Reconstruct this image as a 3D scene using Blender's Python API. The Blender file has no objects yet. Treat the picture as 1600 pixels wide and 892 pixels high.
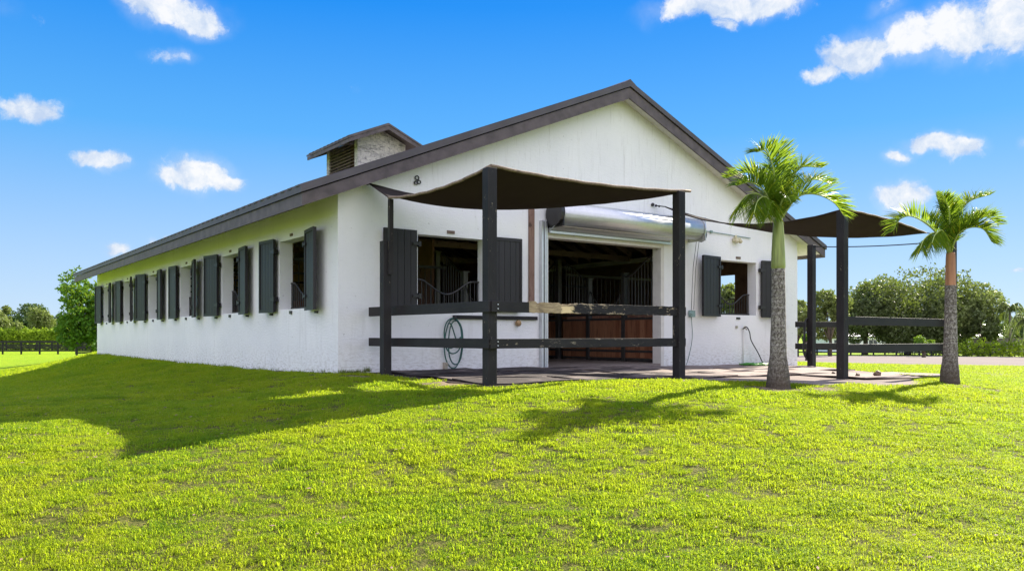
import bpy, bmesh, math, random
import numpy as np
from mathutils import Vector, Matrix, noise as mnoise
random.seed(7); rng = np.random.default_rng(7)
scene = bpy.context.scene
COL = scene.collection
R = math.radians
# ------------------------------------------------------------------ camera
# world axes: x runs along the gable wall (0 = near left corner), y runs back along the long side, z = 0 barn floor
F, HY, EYE = 1255.0, 523.0, 0.64
CAM = (-5.6165, -12.4915)
UX = (0.80452, 0.59393); VX = (-0.59393, 0.80452)
def c2w(X, D):                       # camera-aligned ground coordinates (right, forward) -> world
    return (CAM[0] + X*UX[0] + D*UX[1], CAM[1] + X*VX[0] + D*VX[1])
def at(px, d, z=0.0):                # a point d metres ahead at bearing px
    x, y = c2w((px-800)/F*d, d); return Vector((x, y, z))
def at_y(px, py, d): return at(px, d, EYE-(py-HY)/F*d)
cd = bpy.data.cameras.new('camera'); cam = bpy.data.objects.new('camera', cd); COL.objects.link(cam)
cam.location = (CAM[0], CAM[1], EYE); cam.rotation_euler = (R(90), 0, -math.atan2(UX[1], VX[1]))
cd.sensor_width = 36; cd.lens = 36*F/1600; cd.shift_y = 77/1600; cd.clip_end = 9000; cd.clip_start = .05
scene.camera = cam
# ------------------------------------------------------------------ light
SUN_EL = 35.0
SUN_AZ = 78.0      # clockwise from +y
SUN_STRENGTH = 5.0; SKY_STRENGTH = 0.15
scene.view_settings.view_transform = 'Standard'; scene.view_settings.look = 'None'
scene.view_settings.gamma = 1; scene.view_settings.exposure = 1.6
sl = bpy.data.lights.new('sun', 'SUN'); sl.energy = SUN_STRENGTH; sl.angle = R(.5); sl.color = (1, .91, .76)
so = bpy.data.objects.new('sun', sl); COL.objects.link(so)
ce = math.cos(R(SUN_EL)); sdir = Vector((math.sin(R(SUN_AZ))*ce, math.cos(R(SUN_AZ))*ce, math.sin(R(SUN_EL))))
so.rotation_euler = (-sdir).to_track_quat('-Z', 'Y').to_euler(); so.location = (20, 0, 20)
# ------------------------------------------------------------------ node helper
class NT:
    def __init__(s, tree): s.t = tree; s.n = tree.nodes; s.l = tree.links
    def __call__(s, kind, ins=None, **props):
        n = s.n.new(kind)
        for k, v in props.items(): setattr(n, k, v)
        if ins:
            for k, v in ins.items():
                if isinstance(v, bpy.types.NodeSocket): s.l.new(v, n.inputs[k])
                else: n.inputs[k].default_value = v
        return n
    def math(s, op, a, b=None, c=None, clamp=False):
        n = s.n.new('ShaderNodeMath'); n.operation = op; n.use_clamp = clamp
        for i, v in enumerate((a, b, c)):
            if v is None: continue
            if isinstance(v, bpy.types.NodeSocket): s.l.new(v, n.inputs[i])
            else: n.inputs[i].default_value = v
        return n.outputs[0]
    def vdot(s, a, vec):
        n = s.n.new('ShaderNodeVectorMath'); n.operation = 'DOT_PRODUCT'; s.l.new(a, n.inputs[0]); n.inputs[1].default_value = vec
        return n.outputs['Value']
    def noise(s, vec, scale, detail=4, rough=.55, dist=0):
        n = s('ShaderNodeTexNoise', {'Scale': scale, 'Detail': detail, 'Roughness': rough, 'Distortion': dist})
        if vec is not None: s.l.new(vec, n.inputs['Vector'])
        return n.outputs['Fac']
    def ramp(s, fac, stops, interp='LINEAR'):
        n = s.n.new('ShaderNodeValToRGB'); n.color_ramp.interpolation = interp
        e = n.color_ramp.elements
        while len(e) < len(stops): e.new(.5)
        for i, (p, c) in enumerate(stops):
            e[i].position = p; e[i].color = (*c, 1) if len(c) == 3 else c
        s.l.new(fac, n.inputs[0]); return n.outputs[0]
    def mix(s, fac, a, b, mode='MIX'):
        n = s.n.new('ShaderNodeMix'); n.data_type = 'RGBA'; n.blend_type = mode
        for i, v in ((0, fac), (6, a), (7, b)):
            if isinstance(v, bpy.types.NodeSocket): s.l.new(v, n.inputs[i])
            else: n.inputs[i].default_value = v if i == 0 else ((*v, 1) if len(v) == 3 else v)
        return n.outputs[2]
    def mapr(s, v, a, b, c=0, d=1, smooth=False):
        n = s('ShaderNodeMapRange', {0: v, 1: a, 2: b, 3: c, 4: d}, interpolation_type='SMOOTHSTEP' if smooth else 'LINEAR')
        return n.outputs[0]
# ------------------------------------------------------------------ world: Nishita sky and drifting clouds
world = bpy.data.worlds.new('World'); scene.world = world; world.use_nodes = True
w = NT(world.node_tree); w.n.clear()
sky = w('ShaderNodeTexSky', sky_type='NISHITA', sun_disc=False, sun_elevation=R(SUN_EL), sun_rotation=R(SUN_AZ),
        air_density=1.0, dust_density=.15, ozone_density=3.0, altitude=0)
dirn = w('ShaderNodeTexCoord').outputs['Generated']
def pdir(px, py): 
    x, y = c2w(px-800, F); v = Vector((x-CAM[0], y-CAM[1], HY-py)); return v.normalized()
CLOUDS = [(250,8,78,32,1),(300,32,50,26,1),(215,5,55,18,.8),(268,92,44,15,.55),(45,172,50,25,1),(20,165,30,16,.9),(152,245,42,14,.95),(270,276,34,19,.95),
 (312,272,52,26,1),(350,285,34,16,.85),(184,387,20,13,.8),(245,376,24,11,.6),(1120,8,110,26,.95),(1180,5,80,26,1),(1130,40,26,16,.6),(1030,10,40,20,.4),
 (1290,112,36,16,.9),(1340,84,66,32,1),(1420,66,60,36,1),(1500,45,70,46,1),(1580,38,80,54,1),(1640,30,60,50,1),(1385,14,34,20,.45),
 (1455,226,40,16,1),(1500,232,38,20,1),(1397,252,24,12,.95),(1408,308,44,20,1),(1440,300,20,12,.7),(1590,428,26,7,.55),(553,140,14,18,.28),(30,20,90,26,.3),(1600,225,16,12,.5),
 (-250,150,150,45,1),(-500,60,200,60,1),(1950,160,150,50,1),(2300,60,220,70,1),(1900,330,90,24,.9)]
warp = w('ShaderNodeTexNoise', {'Vector': dirn, 'Scale': 17.0, 'Detail': 5.0, 'Roughness': .6})
wv = w('ShaderNodeVectorMath', {0: warp.outputs['Color'], 1: (.5, .5, .5)}, operation='SUBTRACT').outputs[0]
wv = w('ShaderNodeVectorMath', {0: wv, 'Scale': .035}, operation='SCALE').outputs[0]
dw = w('ShaderNodeVectorMath', {0: dirn, 1: wv}, operation='ADD').outputs[0]
dens = None
for px, py, rx, ry, a in CLOUDS:
    c = pdir(px, py); e1 = Vector((c.y, -c.x, 0)).normalized(); e2 = e1.cross(c)
    ax = max(abs((pdir(px+rx, py)-c).dot(e1)), .002); ay = max(abs((pdir(px, py-ry)-c).dot(e2)), .002)
    dx = w.math('DIVIDE', w.vdot(dw, e1), ax*1.12); dy = w.math('DIVIDE', w.vdot(dw, e2), ay*1.12)
    r2 = w.math('ADD', w.math('MULTIPLY', dx, dx), w.math('MULTIPLY', dy, dy))
    fwd = w.math('GREATER_THAN', w.vdot(dw, c), 0)
    v = w.math('MULTIPLY', w.math('MULTIPLY', w.math('EXPONENT', w.math('MULTIPLY', r2, -1.1)), a), fwd)
    dens = v if dens is None else w.math('MAXIMUM', dens, v)
fb = w.noise(dw, 26, 9, .66); fb2 = w.noise(dirn, 11, 4, .5)
dd = w.math('ADD', dens, w.math('MULTIPLY', w.math('SUBTRACT', fb, .5), 1.25))
mask = w.mapr(dd, .30, .74, 0, 1, True)
mask = w.math('MULTIPLY', mask, w.mapr(dens, .05, .2))
veil = w.math('MULTIPLY', w.mapr(w.math('ADD', dens, w.math('MULTIPLY', w.math('SUBTRACT', fb2, .5), 1.1)), .16, .75, 0, 1, True), .30)
mask = w.math('MAXIMUM', mask, w.math('MULTIPLY', veil, w.mapr(dens, .02, .12)))
shv = w('ShaderNodeVectorMath', {0: dw, 1: tuple(sdir*.012)}, operation='ADD').outputs[0]
relief = w.math('SUBTRACT', fb, w.noise(shv, 26, 5, .6))
sep = w('ShaderNodeSeparateXYZ', {0: dirn})
hz = w.mapr(sep.outputs[2], 0.0, .42)
# clear, deep sub-tropical blue overhead paling towards the horizon
grad = w.ramp(hz, [(0, (1.35, 1.70, 2.10)), (.18, (1.0, 1.48, 2.12)), (.56, (.22, .98, 2.12)), (.90, (-.04, .60, 2.02)), (1, (-.04, .54, 1.98))])
skyc = w.mix(.92, w.mix(1.0, sky.outputs[0], (.35, .42, .5), 'MULTIPLY'), grad)
cshade = w.mapr(w.math('ADD', w.math('ADD', fb2, w.math('MULTIPLY', dd, .35)), w.math('MULTIPLY', relief, 2.2)), .40, 1.15)
cc = w.ramp(cshade, [(0, (1.25, 1.52, 1.98)), (.5, (1.72, 1.88, 2.12)), (1, (2.16, 2.18, 2.22))])
fin = w.mix(w.math('MULTIPLY', mask, .97), skyc, cc)
# bright cloudy area added behind the camera, out of view, as fill for shaded walls
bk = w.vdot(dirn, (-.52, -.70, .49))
sky_fill = w.mapr(w.math('ADD', bk, w.math('MULTIPLY', w.math('SUBTRACT', w.noise(dirn, 3.2, 6, .6), .5), .5)), .12, .55, 0, 1, True)
fin = w.mix(sky_fill, fin, (3.3, 3.3, 4.0))
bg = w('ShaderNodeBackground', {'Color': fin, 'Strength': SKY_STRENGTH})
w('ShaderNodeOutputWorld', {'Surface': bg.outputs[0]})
# ------------------------------------------------------------------ materials
def mat(name, fn, **kw):
    m = bpy.data.materials.new(name); m.use_nodes = True; t = NT(m.node_tree); t.n.clear()
    out = t('ShaderNodeOutputMaterial'); sh = fn(t, **kw); t.l.new(sh, out.inputs[0]); return m
def pos(t): return t('ShaderNodeNewGeometry').outputs['Position']
def prin(t, col, rough=.7, bump=None, bstr=.3, bdist=.01, metal=0, spec=.4):
    p = t('ShaderNodeBsdfPrincipled', {'Roughness': rough, 'Metallic': metal, 'Specular IOR Level': spec})
    if isinstance(col, bpy.types.NodeSocket): t.l.new(col, p.inputs['Base Color'])
    else: p.inputs['Base Color'].default_value = (*col, 1)
    if bump is not None:
        b = t('ShaderNodeBump', {'Height': bump, 'Strength': bstr, 'Distance': bdist}); t.l.new(b.outputs[0], p.inputs['Normal'])
    return p.outputs[0]
def scaled(t, v, s): return t('ShaderNodeVectorMath', {0: v, 1: s}, operation='MULTIPLY').outputs[0]
def f_simple(t, col=(.5,.5,.5), var=.25, scale=6, rough=.7, bstr=.2, bd=.01, metal=0, spec=.4, stretch=(1,1,1), bscale=25):
    p = scaled(t, pos(t), stretch); n = t.noise(p, scale, 5); 
    c = t.mix(t.mapr(n, .3, .7), tuple(x*(1-var) for x in col), tuple(min(1, x*(1+var)) for x in col))
    return prin(t, c, rough, t.noise(p, bscale, 5), bstr, bd, metal, spec)
def f_stucco(t):
    p = pos(t); z = t('ShaderNodeSeparateXYZ', {0: p}).outputs[2]
    big = t.noise(p, .7, 4, .6); streak = t.noise(scaled(t, p, (3.2, 3.2, .35)), 2.2, 5, .65); fine = t.noise(scaled(t, p, (1, 1, 3)), 9, 6, .7)
    c = t.mix(t.mapr(big, .35, .7), (.78, .785, .79), (.86, .86, .855))
    c = t.mix(t.math('MULTIPLY', t.mapr(t.math('ADD', streak, t.math('MULTIPLY', t.math('SUBTRACT', big, .5), .5)), .58, .78), .24), c, (.42, .41, .38))
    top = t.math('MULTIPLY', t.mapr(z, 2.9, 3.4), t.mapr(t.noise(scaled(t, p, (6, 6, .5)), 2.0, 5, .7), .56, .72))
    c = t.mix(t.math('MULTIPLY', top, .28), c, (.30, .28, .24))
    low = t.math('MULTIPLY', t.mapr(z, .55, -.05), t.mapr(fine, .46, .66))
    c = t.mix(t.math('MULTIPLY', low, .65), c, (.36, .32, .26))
    spots = t.mapr(t.noise(scaled(t, p, (1, 1, 1.4)), 14, 3, .5), .69, .74)
    c = t.mix(t.math('MULTIPLY', spots, .5), c, (.33, .32, .30))
    scr = t.mapr(t.noise(scaled(t, p, (1, 1, 9)), 3.5, 5, .75), .63, .70)
    c = t.mix(t.math('MULTIPLY', scr, .30), c, (.40, .38, .36))
    h = t.math('ADD', t.math('MULTIPLY', t.noise(scaled(t, p, (1, 1, 3.5)), 7, 6, .7), 1.0), t.math('MULTIPLY', t.noise(p, 60, 3, .6), .35))
    return prin(t, c, .85, h, .45, .02, 0, .25)
def f_blackwood(t, grain=(1,1,.12), chips=.0, base=(.0125,.0108,.0115)):
    p = pos(t); g = t.noise(scaled(t, p, grain), 34, 6, .65); b = t.noise(p, 2.3, 4)
    c = t.mix(t.mapr(b, .3, .7), tuple(x*.75 for x in base), tuple(x*1.7 for x in base))
    c = t.mix(t.math('MULTIPLY', t.mapr(g, .55, .75), .5), c, (.040, .036, .034))
    ch = t.mapr(t.noise(scaled(t, p, tuple(.3+x*.7 for x in grain)), 17, 7, .8), .705-chips, .72-chips)
    c = t.mix(ch, c, t.mix(t.noise(p, 30, 3), (.18, .15, .11), (.36, .31, .23)))
    return prin(t, c, .62, t.math('ADD', g, t.math('MULTIPLY', ch, -.6)), .5, .006, 0, .35)
def f_rawwood(t, c1=(.30,.21,.12), c2=(.46,.35,.22), grain=(.12,1,1)):
    p = pos(t); g = t.noise(scaled(t, p, grain), 30, 6, .7, .4); k = t.noise(p, 7, 4)
    c = t.mix(t.mapr(g, .3, .7), c1, c2); c = t.mix(t.mapr(k, .58, .72), c, tuple(x*.45 for x in c1))
    return prin(t, c, .8, g, .5, .006)
def f_sail(t):
    p = pos(t); n = t.noise(p, 3, 5); f = t.noise(p, 120, 2)
    c = t.mix(n, (.036, .030, .028), (.062, .051, .046))
    s1 = prin(t, c, .9, f, .15, .002, 0, .1)
    tr = t('ShaderNodeBsdfTranslucent', {'Color': (.095, .070, .058, 1)})
    return t('ShaderNodeMixShader', {0: .35, 1: s1, 2: tr.outputs[0]}).outputs[0]
def f_galv(t):
    p = pos(t); n = t.noise(p, 16, 5); s = t.noise(scaled(t, p, (.4, 8, 8)), 5, 5)
    c = t.mix(n, (.52, .54, .56), (.70, .72, .74))
    pr = t('ShaderNodeBsdfPrincipled', {'Base Color': c, 'Metallic': .85, 'Roughness': t.mapr(s, .3, .7, .38, .55)})
    b = t('ShaderNodeBump', {'Height': s, 'Strength': .12, 'Distance': .01}); t.l.new(b.outputs[0], pr.inputs['Normal'])
    return pr.outputs[0]
def f_leaf(t, c1=(.03,.07,.012), c2=(.09,.15,.02), trans=.35, scale=.6, dark=None, rough=.55, yellow=None):
    p = pos(t); n = t.noise(p, scale, 4, .6); r = t('ShaderNodeNewGeometry').outputs['Random Per Island']
    c = t.mix(t.mapr(n, .32, .68), c1, c2)
    c = t.mix(t.math('MULTIPLY', r, .45), c, tuple(min(1, x*2.1) for x in c2))
    if yellow: c = t.mix(t.mapr(t('ShaderNodeNewGeometry').outputs['Random Per Island'], .86, .98), c, yellow)
    d = prin(t, c, rough, None, spec=.14)
    tr = t('ShaderNodeBsdfTranslucent', {'Color': t.mix(.55, c, (.30, .42, .03))})
    return t('ShaderNodeMixShader', {0: trans, 1: d, 2: tr.outputs[0]}).outputs[0]
GRASS_A, GRASS_B = (.085, .225, .008), (.265, .325, .010)
def grass_col(t, p):
    a = t.noise(p, .55, 4, .6); b = t.noise(p, 3.2, 4, .65); 
    c = t.mix(t.mapr(t.math('ADD', t.math('MULTIPLY', a, .6), t.math('MULTIPLY', b, .4)), .38, .60), GRASS_A, GRASS_B)
    return c
def f_blade(t):
    p = pos(t); c = grass_col(t, p)
    r = t('ShaderNodeObjectInfo').outputs['Random']; ri = t('ShaderNodeNewGeometry').outputs['Random Per Island']
    c = t.mix(t.math('MULTIPLY', t.mapr(ri, .5, 1), .55), c, (.42, .45, .045))
    c = t.mix(t.mapr(ri, .93, .96), c, (.36, .27, .13))
    c = t.mix(t.math('MULTIPLY', t.mapr(t.noise(p, 1.5, 4, .65), .52, .66), .8), c, t.mix(r, (.045, .14, .012), (.085, .19, .015)))
    d = prin(t, c, .6, None, spec=.12)
    tr = t('ShaderNodeBsdfTranslucent', {'Color': t.mix(.6, c, (.58, .72, .02))})
    return t('ShaderNodeMixShader', {0: .52, 1: d, 2: tr.outputs[0]}).outputs[0]
def f_ground(t):
    p = pos(t); c = grass_col(t, p); dirt = t('ShaderNodeAttribute', attribute_name='dirt').outputs['Fac']; near = t('ShaderNodeAttribute', attribute_name='near').outputs['Fac']
    mott = t.noise(scaled(t, p, (1, 1, 1)), 9, 6, .75)
    far = t.mix(t.mapr(mott, .35, .65), tuple(x*.85 for x in GRASS_A), (.31, .38, .005))
    c2 = t.mix(.55, c, far)
    soil = t.mix(t.noise(p, 22, 6, .7), (.10, .075, .045), (.28, .22, .16))
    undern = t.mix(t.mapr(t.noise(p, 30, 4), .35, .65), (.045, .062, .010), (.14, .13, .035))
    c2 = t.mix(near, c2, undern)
    dm = t.mapr(t.math('ADD', dirt, t.math('MULTIPLY', t.math('SUBTRACT', t.noise(p, 5, 5, .7), .5), .8)), .42, .62)
    c2 = t.mix(dm, c2, soil)
    return prin(t, c2, .95, t.math('ADD', mott, t.noise(p, 40, 4)), .8, .04, 0, .1)
def f_asphalt(t):
    p = pos(t); n = t.noise(p, .25, 5); f = t.noise(p, 40, 3)
    c = t.mix(t.mapr(n, .3, .7), (.20, .172, .158), (.27, .235, .215)); c = t.mix(t.mapr(f, .4, .7), c, (.17, .15, .14))
    return prin(t, c, 1.0, f, .2, .01, 0, .02)
def f_mat(t):
    p = pos(t); x = t('ShaderNodeSeparateXYZ', {0: p}).outputs[0]
    n = t.noise(p, 1.3, 6, .7); f = t.noise(scaled(t, p, (.6, 3, 1)), 4, 6, .75)
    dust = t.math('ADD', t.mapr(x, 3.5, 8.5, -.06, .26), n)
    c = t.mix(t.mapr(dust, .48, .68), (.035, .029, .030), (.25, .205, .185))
    c = t.mix(t.math('MULTIPLY', t.mapr(f, .56, .66), .6), c, (.14, .095, .065))
    return prin(t, c, .88, t.math('ADD', f, t.noise(p, 60, 3)), .4, .008, 0, .2)
def f_concrete(t):
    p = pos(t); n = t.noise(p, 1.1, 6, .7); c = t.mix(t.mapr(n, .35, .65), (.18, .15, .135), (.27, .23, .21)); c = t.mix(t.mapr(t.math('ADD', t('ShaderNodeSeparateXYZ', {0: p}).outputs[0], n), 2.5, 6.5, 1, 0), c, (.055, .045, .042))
    return prin(t, c, 1.0, t.noise(p, 30, 5), .4, .01, 0, .05)
def f_trunk(t, c1=(.085,.072,.060), c2=(.34,.32,.28), ring=28):
    p = pos(t); z = t('ShaderNodeSeparateXYZ', {0: p}).outputs[2]
    n = t.noise(scaled(t, p, (1, 1, .8)), 30, 7, .8); rg = t.math('SINE', t.math('ADD', t.math('MULTIPLY', z, ring*2.4), t.math('MULTIPLY', t.noise(p, 6, 3), 3)))
    c = t.mix(t.mapr(n, .45, .58), c1, c2); c = t.mix(t.mapr(rg, .7, 1, 0, .35), c, (.06, .05, .04))
    c = t.mix(t.mapr(t.math('ADD', z, t.math('MULTIPLY', n, .5)), .75, .1), c, t.mix(n, (.03, .024, .018), (.12, .095, .07)))
    return prin(t, c, .9, t.math('ADD', n, t.math('MULTIPLY', rg, .25)), .8, .015)
def f_panel(t):
    p = pos(t); y = t('ShaderNodeSeparateXYZ', {0: p}); g = t.noise(scaled(t, p, (1, 1, .1)), 24, 6, .7, .5)
    pl = t('ShaderNodeTexWhiteNoise', {'W': t.math('FLOOR', t.math('DIVIDE', t.math('ADD', y.outputs[1], y.outputs[0]), .14))}, noise_dimensions='1D').outputs['Value']
    c = t.mix(pl, (.26, .10, .05), (.42, .20, .11)); c = t.mix(t.mapr(g, .5, .72), c, (.09, .035, .02))
    return prin(t, c, .55, g, .3, .004)
def f_cupola(t):
    p = pos(t); br = t('ShaderNodeTexBrick', {'Vector': t('ShaderNodeCombineXYZ', {0: t.math('ADD', t('ShaderNodeSeparateXYZ', {0: p}).outputs[0], t('ShaderNodeSeparateXYZ', {0: p}).outputs[1]), 1: t('ShaderNodeSeparateXYZ', {0: p}).outputs[2]}).outputs[0],
        'Scale': 1.0, 'Brick Width': .34, 'Row Height': .12, 'Mortar Size': .006, 'Color1': (.20,.19,.19,1), 'Color2': (.50,.47,.45,1), 'Mortar': (.10,.09,.09,1)})
    n = t.noise(scaled(t, p, (1, 1, 2)), 9, 6, .75)
    c = t.mix(t.mapr(n, .42, .60), br.outputs['Color'], (.60, .56, .52)); c = t.mix(t.mapr(t.noise(p, 5, 5, .8), .60, .66), c, (.13, .12, .13))
    return prin(t, c, .9, t.math('ADD', br.outputs['Fac'], n), .5, .01)
M = dict(
 stucco=mat('white_stucco', f_stucco), blackwood=mat('black_painted_wood', f_blackwood, grain=(1,1,.12), chips=.075),
 blackrail=mat('black_painted_rail', f_blackwood, grain=(.12,.12,1), chips=.03), chiprail=mat('chipped_rail', f_blackwood, grain=(.10,1,1), chips=.10),
 shutter=mat('shutter_paint', f_simple, col=(.0150,.0125,.0145), var=.25, rough=.5, bstr=.15, stretch=(1,1,.1), bscale=30, spec=.5),
 rawwood=mat('raw_wood', f_rawwood), brownboard=mat('weathered_board', f_rawwood, c1=(.15,.085,.065), c2=(.27,.17,.13), grain=(1,1,.1)),
 fascia=mat('fascia_paint', f_simple, col=(.100,.080,.080), var=.32, rough=.6, scale=5, bscale=12), roof=mat('roof_metal', f_simple, col=(.085,.075,.080), var=.2, rough=.55, scale=2),
 soffit=mat('soffit_paint', f_simple, col=(.66,.64,.60), var=.08), sail=mat('sail_cloth', f_sail), galv=mat('galvanised_steel', f_galv),
 iron=mat('black_iron', f_simple, col=(.020,.019,.019), rough=.42, var=.2, spec=.5), hose=mat('green_hose', f_simple, col=(.012,.085,.07), rough=.35, spec=.5),
 hose2=mat('bright_green_hose', f_simple, col=(.06,.26,.03), rough=.4), blackhose=mat('black_hose', f_simple, col=(.012,.012,.012), rough=.4),
 ground=mat('lawn_ground', f_ground), blade=mat('grass_blade', f_blade), asphalt=mat('asphalt', f_asphalt), rubber=mat('rubber_mat', f_mat), concrete=mat('concrete', f_concrete),
 trunk=mat('palm_trunk', f_trunk), bark=mat('bark', f_trunk, c1=(.10,.08,.06), c2=(.22,.18,.14), ring=2), shaft=mat('crownshaft', f_simple, col=(.25,.30,.085), var=.4, rough=.4, scale=3, stretch=(6,6,.6)),
 shaft2=mat('brown_crownshaft', f_simple, col=(.40,.19,.10), var=.25, rough=.5, scale=3, stretch=(6,6,.6)),
 frond=mat('palm_leaflet', f_leaf, c1=(.030,.085,.008), c2=(.11,.19,.012), trans=.5, scale=3, rough=.42, yellow=(.50,.48,.03)), rachis=mat('palm_rachis', f_simple, col=(.30,.38,.10), rough=.45),
 oak=mat('oak_leaf', f_leaf, c1=(.038,.052,.022), c2=(.092,.112,.045), trans=.25, scale=.25), oak2=mat('pale_leaf', f_leaf, c1=(.085,.11,.035), c2=(.17,.20,.07), trans=.25, scale=.3),
 dark=mat('dark_leaf', f_leaf, c1=(.022,.045,.020), c2=(.05,.085,.03), trans=.18, scale=.2), bright=mat('bright_leaf', f_leaf, c1=(.018,.06,.008), c2=(.065,.15,.012), trans=.35, scale=.8),
 hedge=mat('hedge_leaf', f_leaf, c1=(.08,.16,.012), c2=(.24,.33,.02), trans=.35, scale=.35),
 fence=mat('fence_board', f_simple, col=(.014,.014,.015), rough=.8, var=.3, scale=2), panel=mat('stall_panel', f_panel), rafter=mat('rafter_wood', f_rawwood, c1=(.22,.16,.11), c2=(.36,.28,.20), grain=(.1,1,1)),
 deck=mat('roof_deck_under', f_simple, col=(.20,.15,.115), var=.3, scale=2), intwall=mat('interior_wall', f_simple, col=(.20,.105,.07), var=.3, scale=1.5), brownframe=mat('brown_frame', f_simple, col=(.20,.13,.09), var=.2),
 cupola=mat('cupola_shingle', f_cupola), louvre=mat('louvre_wood', f_simple, col=(.15,.105,.08), var=.4, scale=8, stretch=(1,1,4)),
 housewall=mat('house_wall', f_simple, col=(.74,.75,.78), var=.06, scale=1), houseroof=mat('house_metal_roof', f_simple, col=(.48,.47,.50), var=.1, rough=.5, scale=.6), greywall=mat('grey_boundary_wall', f_simple, col=(.14,.125,.115), var=.15, scale=.5),
 glass=mat('window_glass', f_simple, col=(.05,.06,.08), rough=.12, spec=.8, bstr=0), soil=mat('soil', f_simple, col=(.16,.11,.075), var=.5, scale=9, bstr=.8, bd=.03), terra=mat('wood_ball', f_simple, col=(.38,.25,.13), var=.25),
 stalliron=mat('stall_iron', f_simple, col=(.055,.052,.05), rough=.35, var=.2, spec=.6), brass=mat('tap_brass', f_simple, col=(.45,.40,.33), rough=.35, metal=.7), lamp=mat('aged_plastic', f_simple, col=(.55,.50,.33), var=.15), dullgreen=mat('grey_green_box', f_simple, col=(.20,.30,.28), var=.2),
 hill=mat('far_hill', f_simple, col=(.05,.07,.05), var=.3, scale=.02))
# ------------------------------------------------------------------ mesh helper
class MB:
    def __init__(s): s.v = []; s.f = []; s.sm = []
    def add(s, vs, fs, smooth=False):
        o = len(s.v); s.v += [tuple(x) for x in vs]; s.f += [tuple(i+o for i in f) for f in fs]; s.sm += [smooth]*len(fs); return s
    def box(s, a, b, T=None):
        x0, y0, z0 = a; x1, y1, z1 = b
        vs = [Vector(p) for p in ((x0,y0,z0),(x1,y0,z0),(x1,y1,z0),(x0,y1,z0),(x0,y0,z1),(x1,y0,z1),(x1,y1,z1),(x0,y1,z1))]
        if T: vs = [T @ p for p in vs]
        return s.add(vs, [(0,3,2,1),(4,5,6,7),(0,1,5,4),(1,2,6,5),(2,3,7,6),(3,0,4,7)])
    def beam(s, p, q, w_, h_, up=(0,0,1)):           # w_ sideways, h_ along up
        p = Vector(p); q = Vector(q); d = (q-p).normalized(); u = Vector(up); sd = d.cross(u).normalized(); u = sd.cross(d)
        vs = []
        for c in (p, q): vs += [c+sd*a*w_/2+u*b*h_/2 for a, b in ((-1,-1),(1,-1),(1,1),(-1,1))]
        return s.add(vs, [(0,1,2,3),(7,6,5,4),(0,4,5,1),(1,5,6,2),(2,6,7,3),(3,7,4,0)])
    def tube(s, pts, r, n=8, cap=True):
        pts = [Vector(p) for p in pts]; rs = r if isinstance(r, (list, tuple)) else [r]*len(pts); vs = []; up = Vector((0,0,1))
        t0 = (pts[1]-pts[0]).normalized(); a = t0.cross(up if abs(t0.z) < .9 else Vector((1,0,0))).normalized()
        for i, p in enumerate(pts):
            t = (pts[min(i+1, len(pts)-1)]-pts[max(i-1, 0)]).normalized(); a = (a-t*a.dot(t)).normalized(); b = t.cross(a)
            vs += [p+(a*math.cos(k*2*math.pi/n)+b*math.sin(k*2*math.pi/n))*rs[i] for k in range(n)]
        fs = [(i*n+k, i*n+(k+1)%n, (i+1)*n+(k+1)%n, (i+1)*n+k) for i in range(len(pts)-1) for k in range(n)]
        s.add(vs, fs, True)
        if cap: o = len(s.v)-len(vs); s.f += [tuple(o+k for k in range(n))[::-1], tuple(o+(len(pts)-1)*n+k for k in range(n))]; s.sm += [False]*2
        return s
    def prism(s, poly, axis, a, b):                   # poly in the two other axes, extruded along axis
        def P(q, c):
            return {0: (c, q[0], q[1]), 1: (q[0], c, q[1]), 2: (q[0], q[1], c)}[axis]
        n = len(poly); vs = [P(q, a) for q in poly]+[P(q, b) for q in poly]
        return s.add(vs, [tuple(range(n))[::-1], tuple(range(n, 2*n))]+[(i, (i+1)%n, n+(i+1)%n, n+i) for i in range(n)])
    def ball(s, c, r, n=12, m=8):
        vs = [(c[0], c[1], c[2]+r)]+[(c[0]+r*math.sin(math.pi*i/m)*math.cos(2*math.pi*k/n), c[1]+r*math.sin(math.pi*i/m)*math.sin(2*math.pi*k/n), c[2]+r*math.cos(math.pi*i/m)) for i in range(1, m) for k in range(n)]+[(c[0], c[1], c[2]-r)]
        fs = [(0, 1+k, 1+(k+1)%n) for k in range(n)]+[(1+i*n+k, 1+(i+1)*n+k, 1+(i+1)*n+(k+1)%n, 1+i*n+(k+1)%n) for i in range(m-2) for k in range(n)]
        L = len(vs)-1; fs += [(L, 1+(m-2)*n+(k+1)%n, 1+(m-2)*n+k) for k in range(n)]
        return s.add(vs, fs, True)
    def build(s, name, m, parent=None, bevel=0, label=None):
        me = bpy.data.meshes.new(name); me.from_pydata(s.v, [], s.f); me.polygons.foreach_set('use_smooth', s.sm)
        bm = bmesh.new(); bm.from_mesh(me); bmesh.ops.recalc_face_normals(bm, faces=bm.faces); bm.to_mesh(me); bm.free()
        me.materials.append(M[m] if isinstance(m, str) else m)
        o = bpy.data.objects.new(name, me); COL.objects.link(o)
        if parent is not None:
            o.parent = parent
            q = parent; off = Vector((0,0,0))
            while q is not None: off += q.location; q = q.parent
            o.location = -off
        if bevel:
            md = o.modifiers.new('bevel', 'BEVEL'); md.width = bevel; md.segments = 2; md.limit_method = 'ANGLE'
        if label: o['label'] = label
        return o
def tag(o, label, cat=None, group=None, kind=None):
    if label: o['label'] = label
    if cat: o['category'] = cat
    if group: o['group'] = group
    if kind: o['kind'] = kind
    return o
def thing(name, loc, label, cat, group=None):
    o = bpy.data.objects.new(name, None); COL.objects.link(o); o.location = loc; o.empty_display_size = .2
    return tag(o, label, cat, group)
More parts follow.
